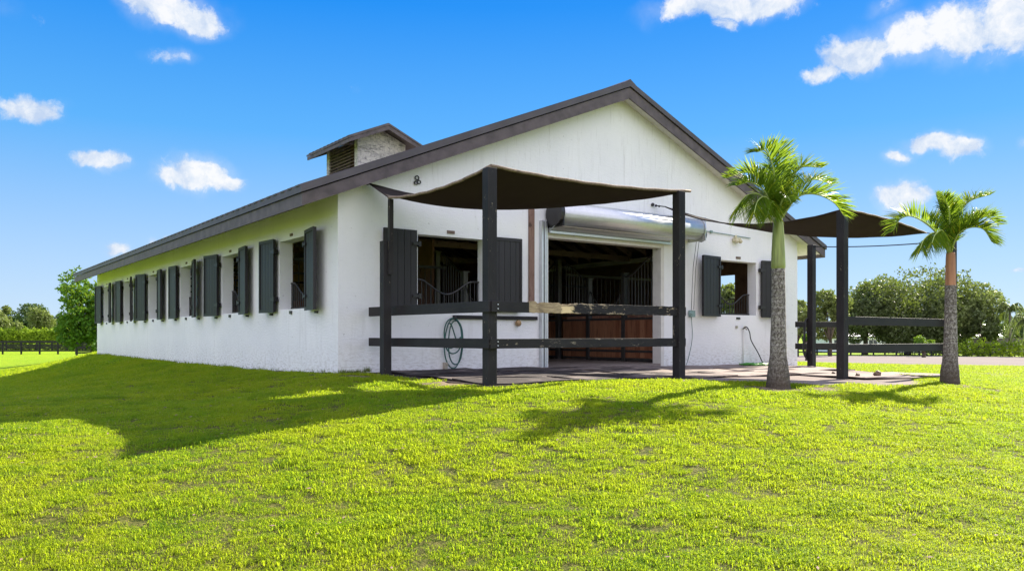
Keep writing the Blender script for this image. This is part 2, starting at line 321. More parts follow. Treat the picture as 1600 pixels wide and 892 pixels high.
def npmesh(name, co, faces, m, parent=None, smooth=False):     # fast path: faces all the same size
    me = bpy.data.meshes.new(name); k = faces.shape[1]
    me.vertices.add(len(co)); me.vertices.foreach_set('co', np.asarray(co, 'f').ravel())
    me.loops.add(faces.size); me.loops.foreach_set('vertex_index', faces.astype('i').ravel())
    me.polygons.add(len(faces)); me.polygons.foreach_set('loop_start', np.arange(0, faces.size, k, dtype='i'))
    me.polygons.foreach_set('use_smooth', np.full(len(faces), smooth))
    me.update(calc_edges=True); me.materials.append(M[m])
    o = bpy.data.objects.new(name, me); COL.objects.link(o)
    if parent is not None:
        o.parent = parent; o.location = -parent.location
    return o
def catm(pts, n=8):
    P = [Vector(p) for p in pts]; P = [P[0]*2-P[1]]+P+[P[-1]*2-P[-2]]; out = []
    for i in range(1, len(P)-2):
        for k in range(n):
            t = k/n; a, b, c, d = P[i-1:i+3]
            out.append(.5*((2*b)+(c-a)*t+(2*a-5*b+4*c-d)*t*t+(3*b-a-3*c+d)*t**3))
    return out+[P[-2]]
# ------------------------------------------------------------------ terrain
W, L = 12.9, 22.5
ctl = [(px, d, z) for px, d, z in [
 (0,5,-.85),(400,5,-.88),(800,5,-.86),(1200,5,-.86),(1600,5,-.86),(-400,5,-.8),(2000,5,-.9),
 (204,7.5,-.49),(116,9.3,-.38),(-107,9.0,-.42),(361,10.1,-.27),(500,8.2,-.37),(776,10.0,-.09),(800,8.3,-.32),(1100,8.5,-.34),(1400,8.5,-.44),(1600,9,-.52),(-400,9,-.6),(2000,10,-.7),
 (140,11.5,-.33),(300,12,-.36),(528,12.6,-.03),(700,10.9,-.07),(850,10.6,-.03),(1000,11.2,.0),(1100,11.4,-.03),(1215,12.0,-.17),(1150,12.2,-.15),(1350,12.2,-.19),(1484,14.3,-.22),(1600,14,-.36),(2000,16,-.6),
 (0,15.2,-.58),(-200,18,-1.0),(300,16,-.20),(528,13.6,.0),(200,22,-.25),(0,24,-.9),(150,33,-.10),(60,33,-.75),(-100,36,-1.3),
 (800,13,.0),(1000,14,-.02),(1316,14.5,-.2),(1268,19.7,-.18),(1243,20.6,-.16),(1400,20,-.28),(1500,20,-.42),(1600,21,-.50),
 (1400,32,-.62),(1600,32,-.72),(1250,32,-.5),(1400,60,-1.3),(1800,50,-1.2),(1250,60,-1.3),(2400,30,-.9),
 (1600,115,-2.35),(1300,120,-2.3),(1900,120,-2.4),(0,60,-1.45),(0,90,-1.55),(200,90,-1.55),(-400,90,-1.6),(100,130,-1.7),(-300,130,-1.7),(700,60,-.9),(700,110,-1.9)]]
ctl = [((px-800)/F*d, d, z) for px, d, z in ctl]+[(0,-6,-1.1),(-8,-4,-1.2),(8,-4,-1.1),(0,-40,-1.8),(60,-40,-1.8),(-60,-40,-1.8),(-60,10,-1.7),(70,0,-1.5)]
def warpc(X, D):
    r = np.hypot(X, D)+1e-9; s = np.log1p(r/3)/r; return np.stack([X*s, D*s], -1)
_c = np.array(ctl); _q = warpc(_c[:,0], _c[:,1]); _n = len(_q)
def _k(r2): return .5*r2*np.log(r2+1e-12)
_A = np.zeros((_n+3, _n+3)); _A[:_n,:_n] = _k(((_q[:,None]-_q[None])**2).sum(-1))+np.eye(_n)*.004; _A[:_n,_n] = 1; _A[:_n,_n+1:] = _q; _A[_n,:_n] = 1; _A[_n+1:,:_n] = _q.T
_w = np.linalg.solve(_A, np.r_[_c[:,2], 0, 0, 0])
PADP = [at(596,12.95), at(690,11.9), at(762,11.0), at(900,11.9), at(1060,12.5), at(1130,12.9), at(1205,13.0), at(1290,12.7), at(1385,12.6), at(1442,13.5), at(1425,16.2), at(1330,19.0), at(1262,21.3)]
PADP = [(p.x, p.y) for p in PADP]+[(W, .0), (.45, .0)]
def pad_z(x, y): return .0-.155*np.clip(x/12.5, 0, 1.1)**1.5-.018*np.clip(-y, 0, 6)
def inside(x, y, poly):
    c = np.zeros(np.shape(x), bool); n = len(poly)
    for i in range(n):
        x1, y1 = poly[i]; x2, y2 = poly[(i+1)%n]
        c ^= ((y1 > y) != (y2 > y)) & (x < (x2-x1)*(y-y1)/((y2-y1) if y2 != y1 else 1e-9)+x1)
    return c
def polydist(x, y, poly):
    d = np.full(np.shape(x), 1e9); n = len(poly)
    for i in range(n):
        a = np.array(poly[i]); b = np.array(poly[(i+1)%n]); ab = b-a; t = np.clip(((x-a[0])*ab[0]+(y-a[1])*ab[1])/(ab@ab), 0, 1)
        d = np.minimum(d, np.hypot(x-a[0]-t*ab[0], y-a[1]-t*ab[1]))
    return d
def gz(x, y):                        # terrain height at world positions
    x = np.atleast_1d(np.asarray(x, float)); y = np.atleast_1d(np.asarray(y, float))
    dx, dy = x-CAM[0], y-CAM[1]; X = dx*UX[0]+dy*VX[0]; D = dx*UX[1]+dy*VX[1]
    q = warpc(X, D); z = np.empty(len(x))
    for i in range(0, len(x), 40000):
        qq = q[i:i+40000]; z[i:i+40000] = _k(((qq[:,None]-_q[None])**2).sum(-1)) @ _w[:_n]+_w[_n]+qq @ _w[_n+1:]
    r = np.hypot(X, D); b = np.clip((r-130)/150, 0, 1); z = z*(1-b)+(-2.3)*b
    pdd = polydist(x, y, PADP); k = np.exp(-(pdd/.55)**2)*(~inside(x, y, PADP)); z = z*(1-k)+(pad_z(x, y)-.012)*k
    near = np.clip(1-(r-14)/14, 0, 1)
    z += near*(.016*np.sin(x*2.3+1.1*np.sin(y*1.7))*np.sin(y*2.1+.8*np.sin(x*1.3))+.010*np.sin(x*5.1+y*1.3)*np.sin(y*4.7-x*2.1))
    return z
angs = np.unique(np.r_[np.arange(-180, -46, 4.0), np.arange(-46, 46, .3), np.arange(46, 180, 4.0)]); rad = np.r_[.05, np.exp(np.linspace(math.log(1.2), math.log(5000), 190))]
TH, RR = np.meshgrid(np.radians(angs), rad, indexing='ij'); TX = RR*np.sin(TH); TD = RR*np.cos(TH)
gx = CAM[0]+TX*UX[0]+TD*UX[1]; gy = CAM[1]+TX*VX[0]+TD*VX[1]; gxf, gyf = gx.ravel(), gy.ravel(); gzz = gz(gxf, gyf)
inp = inside(gxf, gyf, PADP); pd = polydist(gxf, gyf, PADP); gzz = np.where(inp, np.minimum(gzz, pad_z(gxf, gyf)-.14), gzz)
inb = (gxf > .1) & (gxf < W-.1) & (gyf > .1) & (gyf < L-.1); gzz = np.where(inb, -.4, gzz)
na, nr = TH.shape; idx = np.arange(na*nr).reshape(na, nr)
fa = np.stack([idx[:-1,:-1], idx[:-1,1:], idx[1:,1:], idx[1:,:-1]], -1).reshape(-1, 4); wrap = np.stack([idx[-1,:-1], idx[-1,1:], idx[0,1:], idx[0,:-1]], -1)
lawn = npmesh('ground', np.stack([gxf, gyf, gzz], -1), np.r_[fa, wrap][:, ::-1], 'ground', smooth=True); tag(lawn, None, kind='structure')
palm_spots = [at(1215, 12.3), at(1484, 14.3)]
BARE = [(at(15,7.6), .20, .62), (at(95,6.0), .22, .62), (at(45,5.6), .14, .6), (at(210,5.9), .15, .6), (at(560,12.6), .4, .7), (at(700,11.45), .45, .9), (at(640,11.9), .3, .8), (at(770,10.75), .25, .8),
        (at(1215,12.05), .42, 1.25), (at(1160,12.0), .38, .95), (at(1290,12.1), .3, .8), (at(1488,14.1), .36, 1.2), (at(1540,13.6), .45, .7), (at(1440,13.2), .35, .7), (at(930,8.2), .2, .5), (at(430,9.0), .16, .5)]
def dirtf(x, y):
    d = np.zeros(len(x))
    for c, r, a in BARE: d = np.maximum(d, a*np.exp(-((x-c.x)**2+(y-c.y)**2)/(r*r)))
    along = np.clip(1-np.abs(x)/.22, 0, 1)*((y > 0) & (y < L)); along2 = np.clip(1-(-y)/.25, 0, 1)*((x > -.1) & (x < .5) & (y < 0))
    pdx = polydist(x, y, PADP); return np.maximum(np.maximum(d, np.maximum(along, along2)*.6), np.clip(.42-pdx*2.5, 0, 1))
at_d = lawn.data.attributes.new('dirt', 'FLOAT', 'POINT'); at_d.data.foreach_set('value', dirtf(gxf, gyf).astype('f'))
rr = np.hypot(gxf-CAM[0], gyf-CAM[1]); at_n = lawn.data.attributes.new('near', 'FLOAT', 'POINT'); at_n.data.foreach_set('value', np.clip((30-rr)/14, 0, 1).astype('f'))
# ------------------------------------------------------------------ lawn blades (instanced tufts)
def tuft(i, n, rad_, h, wd):
    r = np.random.default_rng(100+i); vs = []; fs = []
    for k in range(n):
        a = r.uniform(0, 6.283); q = rad_*math.sqrt(r.uniform()); b = Vector((q*math.cos(a), q*math.sin(a), -.008)); hh = h*r.uniform(.45, 1.15)
        ld = r.uniform(0, 6.283); lean = r.uniform(.3, 1.35); ln = Vector((math.cos(ld), math.sin(ld), 0)); sd = Vector((-math.sin(ld+r.uniform(-.8,.8)), math.cos(ld), 0)); ww = wd*r.uniform(.7, 1.3)
        p1 = b+Vector((0,0,hh*.6))+ln*hh*.28*lean; p2 = b+Vector((0,0,hh*(1.0-.42*lean)))+ln*hh*.8*lean; o = len(vs)
        vs += [b-sd*ww*.4, b+sd*ww*.4, p1+sd*ww*.5, p1-sd*ww*.5, p2]; fs += [(o, o+1, o+2, o+3), (o+3, o+2, o+4)]
    me = bpy.data.meshes.new('grass_tuft'); me.from_pydata(vs, [], fs); me.materials.append(M['blade'])
    return bpy.data.objects.new('grass_tuft', me)
def scatter(name, zones, tufts, label):
    P = []; S = []; K = []
    for d0, d1, den, sc in zones:
        area = (d1**2-d0**2)/2*2*.72; n = int(area*den); D = np.sqrt(rng.uniform(d0*d0, d1*d1, n)); X = D*rng.uniform(-.72, .72, n)
        x = CAM[0]+X*UX[0]+D*UX[1]; y = CAM[1]+X*VX[0]+D*VX[1]
        ok = ~inside(x, y, PADP) & ~((x > -.03) & (x < W+.03) & (y > -.03) & (y < L)); df = dirtf(x, y)
        pn = np.array([mnoise.noise(Vector((a*1.3, b*1.3, 3))) for a, b in zip(x, y)])
        ok &= rng.uniform(size=n) > np.clip(df*1.7-.15+(pn-.3)*.9*0, 0, .97)
        x, y, D, pn = x[ok], y[ok], D[ok], pn[ok]; z = gz(x, y); P.append(np.stack([x, y, z], -1)); p2 = np.array([mnoise.noise(Vector((a*4.5, b*4.5, 9))) for a, b in zip(x, y)]); S.append(sc*rng.uniform(.65, 1.3, len(x))*(1+.35*np.clip(pn, -1, 1)+.38*np.clip(p2, -.6, 1)))
    P = np.concatenate(P); S = np.concatenate(S)
    me = bpy.data.meshes.new(name); me.vertices.add(len(P)); me.vertices.foreach_set('co', P.astype('f').ravel())
    me.attributes.new('sc', 'FLOAT', 'POINT').data.foreach_set('value', S.astype('f'))
    me.attributes.new('rz', 'FLOAT', 'POINT').data.foreach_set('value', rng.uniform(0, 6.283, len(P)).astype('f'))
    me.materials.append(M['blade']); o = bpy.data.objects.new(name, me); COL.objects.link(o); tag(o, label, 'grass', kind='stuff')
    g = bpy.data.node_groups.new(name, 'GeometryNodeTree'); g.interface.new_socket('Geometry', in_out='INPUT', socket_type='NodeSocketGeometry'); g.interface.new_socket('Geometry', in_out='OUTPUT', socket_type='NodeSocketGeometry')
    t = NT(g); gi = t('NodeGroupInput'); go = t('NodeGroupOutput'); join = t('GeometryNodeGeometryToInstance')
    for tf in tufts:
        oi = t('GeometryNodeObjectInfo', {'Object': tf}); g.links.new(oi.outputs['Geometry'], join.inputs[0])
    sc = t('GeometryNodeInputNamedAttribute', {'Name': 'sc'}, data_type='FLOAT'); rz = t('GeometryNodeInputNamedAttribute', {'Name': 'rz'}, data_type='FLOAT')
    cx = t('ShaderNodeCombineXYZ', {2: rz.outputs['Attribute']}); ji = t('GeometryNodeJoinGeometry')
    for tf in tufts:
        pass
    # each tuft becomes one instance so that Pick Instance can choose among them
    g.nodes.remove(join)
    for tf in tufts:
        oi = t('GeometryNodeObjectInfo', {'Object': tf}); oi.inputs['As Instance'].default_value = True; g.links.new(oi.outputs['Geometry'], ji.inputs[0])
    ip = t('GeometryNodeInstanceOnPoints', {'Points': gi.outputs[0], 'Instance': ji.outputs[0], 'Pick Instance': True, 'Rotation': cx.outputs[0], 'Scale': sc.outputs['Attribute']})
    g.links.new(ip.outputs[0], go.inputs[0])
    for nd in list(g.nodes):
        if nd.bl_idname == 'GeometryNodeObjectInfo' and not nd.outputs['Geometry'].is_linked: g.nodes.remove(nd)
    md = o.modifiers.new('scatter', 'NODES'); md.node_group = g
    return o
tufts = [tuft(i, 64, .085, .040, .0046) for i in range(8)]
scatter('lawn_grass', [(3.9, 6.5, 270, .95), (6.5, 10, 190, 1.05), (10, 16, 105, 1.35), (16, 24, 60, 1.7), (24, 38, 22, 2.4)], tufts, 'short sunlit yellow green grass blades covering the lawn')
def litter():
    r = random.Random(21); V_ = []; Fs = []
    for i in range(900):
        d = math.sqrt(r.uniform(16, 200)); X = d*r.uniform(-.66, .66); x, y = c2w(X, d)
        if inside(np.array([x]), np.array([y]), PADP)[0] or (-.1 < x < W and y > -.1): continue
        z = float(gz(x, y)[0])+r.uniform(.02, .045); a = r.uniform(0, 6.28); l = r.uniform(.010, .026); n_ = Vector((math.cos(a), math.sin(a), r.uniform(-.3, .3)))*l; m_ = Vector((-math.sin(a), math.cos(a), r.uniform(-.4, .4)))*l*.4; c = Vector((x, y, z)); o = len(V_)
        V_ += [c-n_, c+m_, c+n_, c-m_]; Fs.append((o, o+1, o+2, o+3))
    o = MB().add(V_, Fs).build('fallen_leaves', 'brownboard'); tag(o, 'small dry brown leaves fallen in the lawn', 'leaves', kind='stuff')
litter()
# ------------------------------------------------------------------ road
def strip(name, pts_near, pts_far, m, dz, n=60, mrows=24):
    a = [Vector((p[0], p[1], 0)) for p in pts_near]; b = [Vector((p[0], p[1], 0)) for p in pts_far]
    def samp(P, k): 
        f = k*(len(P)-1); i = min(int(f), len(P)-2); return P[i].lerp(P[i+1], f-i)
    co = []
    for i in range(n+1):
        A = samp(a, i/n); B = samp(b, i/n)
        for j in range(mrows+1): q = A.lerp(B, (j/mrows)**1.6); co.append((q.x, q.y))
    co = np.array(co); z = gz(co[:,0], co[:,1])+dz; ii = np.arange((n+1)*(mrows+1)).reshape(n+1, mrows+1)
    fs = np.stack([ii[:-1,:-1], ii[1:,:-1], ii[1:,1:], ii[:-1,1:]], -1).reshape(-1, 4)
    return npmesh(name, np.c_[co, z], fs, m, smooth=True)
near_e = catm([at(1150,34), at(1240,34), at(1328,31.5), at(1405,28.5), at(1497,25.5), at(1546,22.5), at(1600,20.8), at(1720,18.5), at(1950,17)], 6)
far_e = [at(1100,108), at(1300,108), at(1500,106), at(1700,100), at(1950,90), at(2200,70)]
tag(strip('road', near_e, far_e, 'asphalt', .02, 60, 60), None, kind='structure')
# ------------------------------------------------------------------ paved pad and mats
pb = MB(); n = len(PADP)
top = [(x, y, float(pad_z(x, y))) for x, y in PADP]; ctr = (6, -1.8, float(pad_z(6, 0)))
bm = bmesh.new(); vs = [bm.verts.new(p) for p in top]; fcs = [bm.faces.new(vs)]; bmesh.ops.triangulate(bm, faces=fcs)
ext = bmesh.ops.extrude_face_region(bm, geom=list(bm.faces)); 
for g_ in ext['geom']:
    if isinstance(g_, bmesh.types.BMVert): g_.co.z -= .3
me = bpy.data.meshes.new('paved_pad'); bmesh.ops.recalc_face_normals(bm, faces=bm.faces); bm.to_mesh(me); bm.free(); me.materials.append(M['concrete'])
po = bpy.data.objects.new('paved_pad', me); COL.objects.link(po); tag(po, None, kind='structure')
def rubber(x0, x1, y0, y1, k, label):
    r = random.Random(k); b = MB(); nx, ny = 12, 8; T = Matrix.Translation(((x0+x1)/2, (y0+y1)/2, 0)) @ Matrix.Rotation(r.uniform(-.022, .022), 4, 'Z'); vs = []
    ph = r.uniform(0, 6)
    for side in (0, 1):
        for i in range(nx+1):
            for j in range(ny+1):
                u, v = i/nx, j/ny; edge = min(u, 1-u, v, 1-v); curl = max(0, .12-edge)*.10*(1+math.sin(ph+u*5+v*4))
                p = T @ Vector(((u-.5)*(x1-x0)+.012*math.sin(v*7+ph), (v-.5)*(y1-y0)+.012*math.sin(u*6+ph), 0)); zz = float(pad_z(p.x, p.y))
                vs.append((p.x, p.y, zz+.004+(.018 if side else 0)+curl+.003*math.sin(u*9+ph)))
    N = (nx+1)*(ny+1); I = lambda i, j, s=0: s*N+i*(ny+1)+j; fs = []
    for i in range(nx):
        for j in range(ny): fs += [(I(i,j,1), I(i+1,j,1), I(i+1,j+1,1), I(i,j+1,1)), (I(i,j), I(i,j+1), I(i+1,j+1), I(i+1,j))]
    for i in range(nx): fs += [(I(i,0), I(i+1,0), I(i+1,0,1), I(i,0,1)), (I(i,ny), I(i,ny,1), I(i+1,ny,1), I(i+1,ny))]
    for j in range(ny): fs += [(I(0,j), I(0,j,1), I(0,j+1,1), I(0,j+1)), (I(nx,j), I(nx,j+1), I(nx,j+1,1), I(nx,j,1))]
    b.add(vs, fs); return tag(b.build('rubber_mat', 'rubber'), label, 'mat', 'rubber mats on the pad before the barn')
cols = [(.75,2.5),(2.54,4.3),(4.36,6.15),(6.2,8.0),(8.06,9.85),(9.9,11.7),(11.76,13.3)]
wherec = ['under the left gable window','beside the galvanised door rail','before the left half of the roll-up doorway','before the right half of the roll-up doorway','below the pull cords right of the doorway','below the right gable window','past the right barn corner']
rows = [(-1.16,-.06,'lying against the wall'),(-2.32,-1.22,'in the middle row'),(-3.35,-2.38,'in the front row')]
k = 0
for i, (a, b_) in enumerate(cols):
    for j, (c, d_, rn) in enumerate(rows):
        if (i == 6 and j == 0) or (i==6 and j==1): 
            pass
        if not all(inside(np.array([xx]), np.array([yy]), PADP)[0] for xx in (a+.1, b_-.1) for yy in (c+.1, d_-.1)): continue
        k += 1; rubber(a, b_, c, d_, k, ('dark' if i < 3 else 'dusty pale')+' rubber mat '+rn+', '+wherec[i])
rubber(7.95, 9.9, -4.75, -3.42, 31, 'dusty mat with curled edge in front of the right hand pen post')
rubber(10.0, 11.6, -4.6, -3.5, 32, 'rightmost dusty mat, its curled corner pointing at the far palm')
# ------------------------------------------------------------------ the barn
barn = thing('horse_barn', (0, 0, 0), 'long white stucco horse barn with black shutters, brown gabled roof and roll-up door', 'barn')
TH_ = .26; ZW = 3.06; SL = .413; EZ = 3.008; OV = .75
def rooftop(x): return EZ+SL*(min(x, W-x)+OV)
def gridwall(b, axis, c0, c1, a0, a1, z0, z1, holes):   # wall slab between c0 (outer) and c1 along `axis`
    xs = sorted({a0, a1, *[h[0] for h in holes], *[h[1] for h in holes]}); zs = sorted({z0, z1, *[h[2] for h in holes], *[h[3] for h in holes]})
    def P(a, c, z): return (a, c, z) if axis == 0 else (c, a, z)
    def quad(p): b.add(p, [(0,1,2,3)])
    for i in range(len(xs)-1):
        for j in range(len(zs)-1):
            xa, xb, za, zb = xs[i], xs[i+1], zs[j], zs[j+1]
            if any(h[0] <= xa and h[1] >= xb and h[2] <= za and h[3] >= zb for h in holes): continue
            for c in (c0, c1): quad([P(xa,c,za), P(xb,c,za), P(xb,c,zb), P(xa,c,zb)])
    for h in holes:
        x0, x1, h0, h1 = h
        quad([P(x0,c0,h0), P(x0,c1,h0), P(x0,c1,h1), P(x0,c0,h1)]); quad([P(x1,c0,h0), P(x1,c1,h0), P(x1,c1,h1), P(x1,c0,h1)])
        quad([P(x0,c0,h1), P(x1,c0,h1), P(x1,c1,h1), P(x0,c1,h1)])
        if h0 > z0: quad([P(x0,c0,h0), P(x1,c0,h0), P(x1,c1,h0), P(x0,c1,h0)])
    for a in (a0, a1): quad([P(a,c0,z0), P(a,c1,z0), P(a,c1,z1), P(a,c0,z1)])
SZ0, SZ1 = 1.12, 2.43; PITCH = 3.67
vw = [(1.24+PITCH*i, 2.69+PITCH*i, SZ0, SZ1) for i in range(6)]
vwr = [(1.80+PITCH*i, 3.25+PITCH*i, SZ0, SZ1) for i in range(6)]
gw = [(1.52, 2.98, SZ0, SZ1), (9.72, 11.17, SZ0, SZ1)]; door = (4.46, 7.84, -.6, 2.66)
def wall_part(fn, name='wall', label=None):
    b = MB(); fn(b); return b.build(name, 'stucco', barn, label=label)
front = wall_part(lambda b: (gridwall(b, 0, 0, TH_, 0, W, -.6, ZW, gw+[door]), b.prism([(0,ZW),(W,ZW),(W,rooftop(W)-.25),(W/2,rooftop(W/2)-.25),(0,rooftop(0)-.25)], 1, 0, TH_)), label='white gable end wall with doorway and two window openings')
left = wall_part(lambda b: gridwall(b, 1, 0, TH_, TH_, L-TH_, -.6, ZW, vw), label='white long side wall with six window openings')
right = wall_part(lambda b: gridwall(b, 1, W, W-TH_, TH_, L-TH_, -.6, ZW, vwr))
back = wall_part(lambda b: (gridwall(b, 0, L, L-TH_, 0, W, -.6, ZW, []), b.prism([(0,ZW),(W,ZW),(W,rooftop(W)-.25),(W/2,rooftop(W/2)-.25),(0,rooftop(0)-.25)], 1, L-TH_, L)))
# roof: two slabs, ribbed, with fascia boards all round
GO = .33
rf = MB()
for s in (0, 1):
    X = (lambda x: x) if s == 0 else (lambda x: W-x)
    rf.prism([(X(-OV-.03), EZ-.012), (X(W/2), rooftop(W/2)), (X(W/2), rooftop(W/2)-.11), (X(-OV-.03), EZ-.122)], 1, -GO-.03, L+GO+.03)
    y = -GO+.05
    while y < L+GO:
        rf.prism([(X(-OV-.045), EZ-.02), (X(W/2), rooftop(W/2)-.002), (X(W/2), rooftop(W/2)+.022), (X(-OV-.045), EZ+.006)], 1, y, y+.16); y += .33
rf.prism([(W/2-.16, rooftop(W/2)-.05), (W/2, rooftop(W/2)+.045), (W/2+.16, rooftop(W/2)-.05), (W/2+.16, rooftop(W/2)-.065), (W/2-.16, rooftop(W/2)-.065)], 1, -GO-.02, L+GO+.02)
roof = rf.build('roof', 'roof', barn)
for yy, nm in ((-GO, 0), (L+GO-.035, 1)):
    for s in (0, 1):
        X = (lambda x: x) if s == 0 else (lambda x: W-x)
        MB().prism([(X(-OV), EZ-.13), (X(W/2-.001), rooftop(W/2)-.13), (X(W/2-.001), rooftop(W/2)-.36), (X(-OV), EZ-.33)], 1, yy, yy+.035).build('fascia', 'fascia', roof)
for s in (0, 1):
    X = (lambda x: x) if s == 0 else (lambda x: W-x)
    MB().prism([(X(-OV), EZ-.125), (X(-OV+.035), EZ-.125), (X(-OV+.035), EZ-.33), (X(-OV), EZ-.33)], 1, -GO+.035, L+GO-.036).build('fascia', 'fascia', roof)
    sf = MB(); sf.prism([(X(-OV+.036), EZ-.235), (X(.0), rooftop(0)-.235-.02), (X(.0), rooftop(0)-.225), (X(-OV+.036), EZ-.20)], 1, -GO+.036, L+GO-.04)
    for (ya, yb) in ((-GO+.036, -.002), (L+.002, L+GO-.04)):
        sf.prism([(X(.001), rooftop(0)-.255), (X(W/2-.001), rooftop(W/2)-.255), (X(W/2-.001), rooftop(W/2)-.235), (X(.001), rooftop(0)-.235)], 1, ya, yb)
    sf.build('soffit', 'soffit', roof)
# interior: decking, rafters, posts, tie beam, floor
dk = MB()
for s in (0, 1):
    X = (lambda x: x) if s == 0 else (lambda x: W-x)
    dk.prism([(X(TH_+.002), rooftop(TH_)-.15), (X(W/2-.002), rooftop(W/2)-.15), (X(W/2-.002), rooftop(W/2)-.128), (X(TH_+.002), rooftop(TH_)-.128)], 1, TH_+.002, L-TH_-.002)
dk.build('roof_deck', 'deck', barn)
for i in range(34):
    y = .65+i*.645
    for s in (0, 1):
        X = (lambda x: x) if s == 0 else (lambda x: W-x)
        MB().prism([(X(TH_+.01), rooftop(TH_)-.155), (X(W/2-.01), rooftop(W/2)-.155), (X(W/2-.01), rooftop(W/2)-.33), (X(TH_+.01), rooftop(TH_)-.33)], 1, y, y+.045).build('rafter', 'rafter', barn)
for i in range(6):
    MB().box((TH_+.01, 2.2+i*3.67, 2.98), (W-TH_-.01, 2.2+i*3.67+.07, 3.14)).build('tie_beam', 'rafter', barn)
MB().box((TH_, TH_, -.38), (W-TH_, L-TH_, .0)).box((4.46, .0, -.38), (7.84, TH_, .0)).build('floor_slab', 'concrete', barn)
# stall partitions and fronts
for sx, (xa, xb) in enumerate(((TH_, 4.55), (8.25, W-TH_))):
    for i in range(1, 6):
        y = i*PITCH+.15
        if sx == 1 and i == 1: pass
        MB().box((xa+.003, y, .0), (xb-.08, y+.06, 1.35)).build('stall_partition', 'panel', barn)
        bb = MB(); bb.box((xa+.003, y+.005, 2.2), (xb-.08, y+.05, 2.26))
        for q in range(26):
            x = xa+.1+q*(xb-xa-.25)/25; bb.tube([(x, y+.03, 1.35), (x, y+.03, 2.2)], .011, 6, False)
        bb.build('partition_bars', 'iron', barn)
def stall_front(xc, y0, side):
    fr = MB(); D = .06
    ys = [y0+.25, y0+1.42, y0+2.70, y0+PITCH+.10]; tops = [2.62, 2.12, 2.06, 2.62]
    root = MB().box((xc-D, ys[0]-.06, 0), (xc+D, ys[0]+.06, tops[0])).box((xc-D, ys[1]-.05, 0), (xc+D, ys[1]+.05, tops[1])).box((xc-D, ys[2]-.05, 0), (xc+D, ys[2]+.05, tops[2]))
    for y, z in zip(ys[:3], tops): root.box((xc-.085, y-.085, z), (xc+.085, y+.085, z+.025))
    for z in (.03, .22, 1.0, 1.12): root.box((xc-.035, ys[0]+.06, z), (xc+.035, ys[1]-.05, z+.05)).box((xc-.035, ys[1]+.05, z), (xc+.035, ys[2]-.05, z+.05)).box((xc-.035, ys[2]+.05, z), (xc+.035, ys[3]-.06, z+.05))
    o = root.build('stall_front', 'stalliron', barn)
    for a, c in ((ys[0]+.06, ys[1]-.05), (ys[1]+.05, ys[2]-.05), (ys[2]+.05, ys[3]-.06)):
        MB().box((xc-.022, a+.002, .085), (xc+.022, c-.002, .215)).box((xc-.022, a+.002, .275), (xc+.022, c-.002, .995)).build('panel', 'panel', o)
    def bars(a, c, za, zb, curve):
        b = MB(); n = max(3, int((c-a)/.105)); tp = []
        for q in range(n+1):
            u = q/n; z = za+(zb-za)*curve(u); y = a+(c-a)*u; tp.append((xc, y, z))
            if 0 < q < n: b.tube([(xc, y, 1.17), (xc, y, z)], .011, 6, False)
        b.tube(tp, .02, 6); b.build('bars', 'stalliron', o)
    sm = lambda u: u*u*(3-2*u)
    bars(ys[0]+.06, ys[1]-.05, 2.55, 2.05, sm); bars(ys[2]+.05, ys[3]-.06, 2.05, 2.55, sm)
    bars(ys[1]+.05, ys[2]-.05, 1.75, 1.28, lambda u: math.sin(math.pi*u)**.8)
for i in range(6):
    stall_front(8.2, .2+PITCH*i if i else .2, 1); stall_front(4.4, .2+PITCH*i, 0)
MB().box((W-TH_-.03, TH_+.01, 0), (W-TH_-.004, 1.78, 2.9)).box((W-TH_-.03, 1.78, 2.30), (W-TH_-.004, L-TH_-.01, 2.9)).box((W-TH_-.03, 3.27, 0), (W-TH_-.004, L-TH_-.01, 2.3)).box((W-TH_-.03, 1.78, 0), (W-TH_-.004, 3.27, 1.10)).build('wall_lining', 'brownframe', barn)
MB().box((TH_+.004, TH_+.01, 0), (TH_+.03, 1.2, 2.9)).box((TH_+.004, 2.73, 0), (TH_+.03, 4.86, 2.9)).build('wall_lining', 'intwall', barn)
MB().box((8.4, 7.5, 0), (8.46, L-TH_-.01, 2.9)).box((4.14, 3.9, 0), (4.2, L-TH_-.01, 2.9)).build('aisle_screen', 'intwall', barn)
# window grilles with a dipped top rail
def grille(p0, p1, z0=1.12, zt=1.64):
    p0 = Vector(p0); p1 = Vector(p1); b = MB(); n = 15; tp = []
    for i in range(n*2+1):
        u = i/(2*n); dip = 0 if (u < .12 or u > .88) else .25*(math.sin(math.pi*(u-.12)/.76)**1.5)
        p = p0.lerp(p1, u); p.z = zt-dip; tp.append(p)
        if i % 2 == 0 and 0 < i < 2*n: q = p.copy(); q.z = z0; b.tube([q, p], .008, 6, False)
    b.tube(tp, .017, 8); e = p0.lerp(p1, .02); f_ = p0.lerp(p1, .98)
    b.tube([(e.x, e.y, z0), (e.x, e.y, zt)], .012, 6); b.tube([(f_.x, f_.y, z0), (f_.x, f_.y, zt)], .012, 6)
    b.beam((p0.x, p0.y, z0+.03), (p1.x, p1.y, z0+.03), .025, .03)
    b.build('window_grille', 'iron', barn)
for v0, v1, _, _ in vw: grille((TH_-.03, v0+.01, 0), (TH_-.03, v1-.01, 0))
for v0, v1, _, _ in vwr[:1]: grille((W-TH_+.03, v0+.01, 0), (W-TH_+.03, v1-.01, 0))
for v0, v1, _, _ in gw: grille((v0+.01, TH_-.05, 0), (v1-.01, TH_-.05, 0))
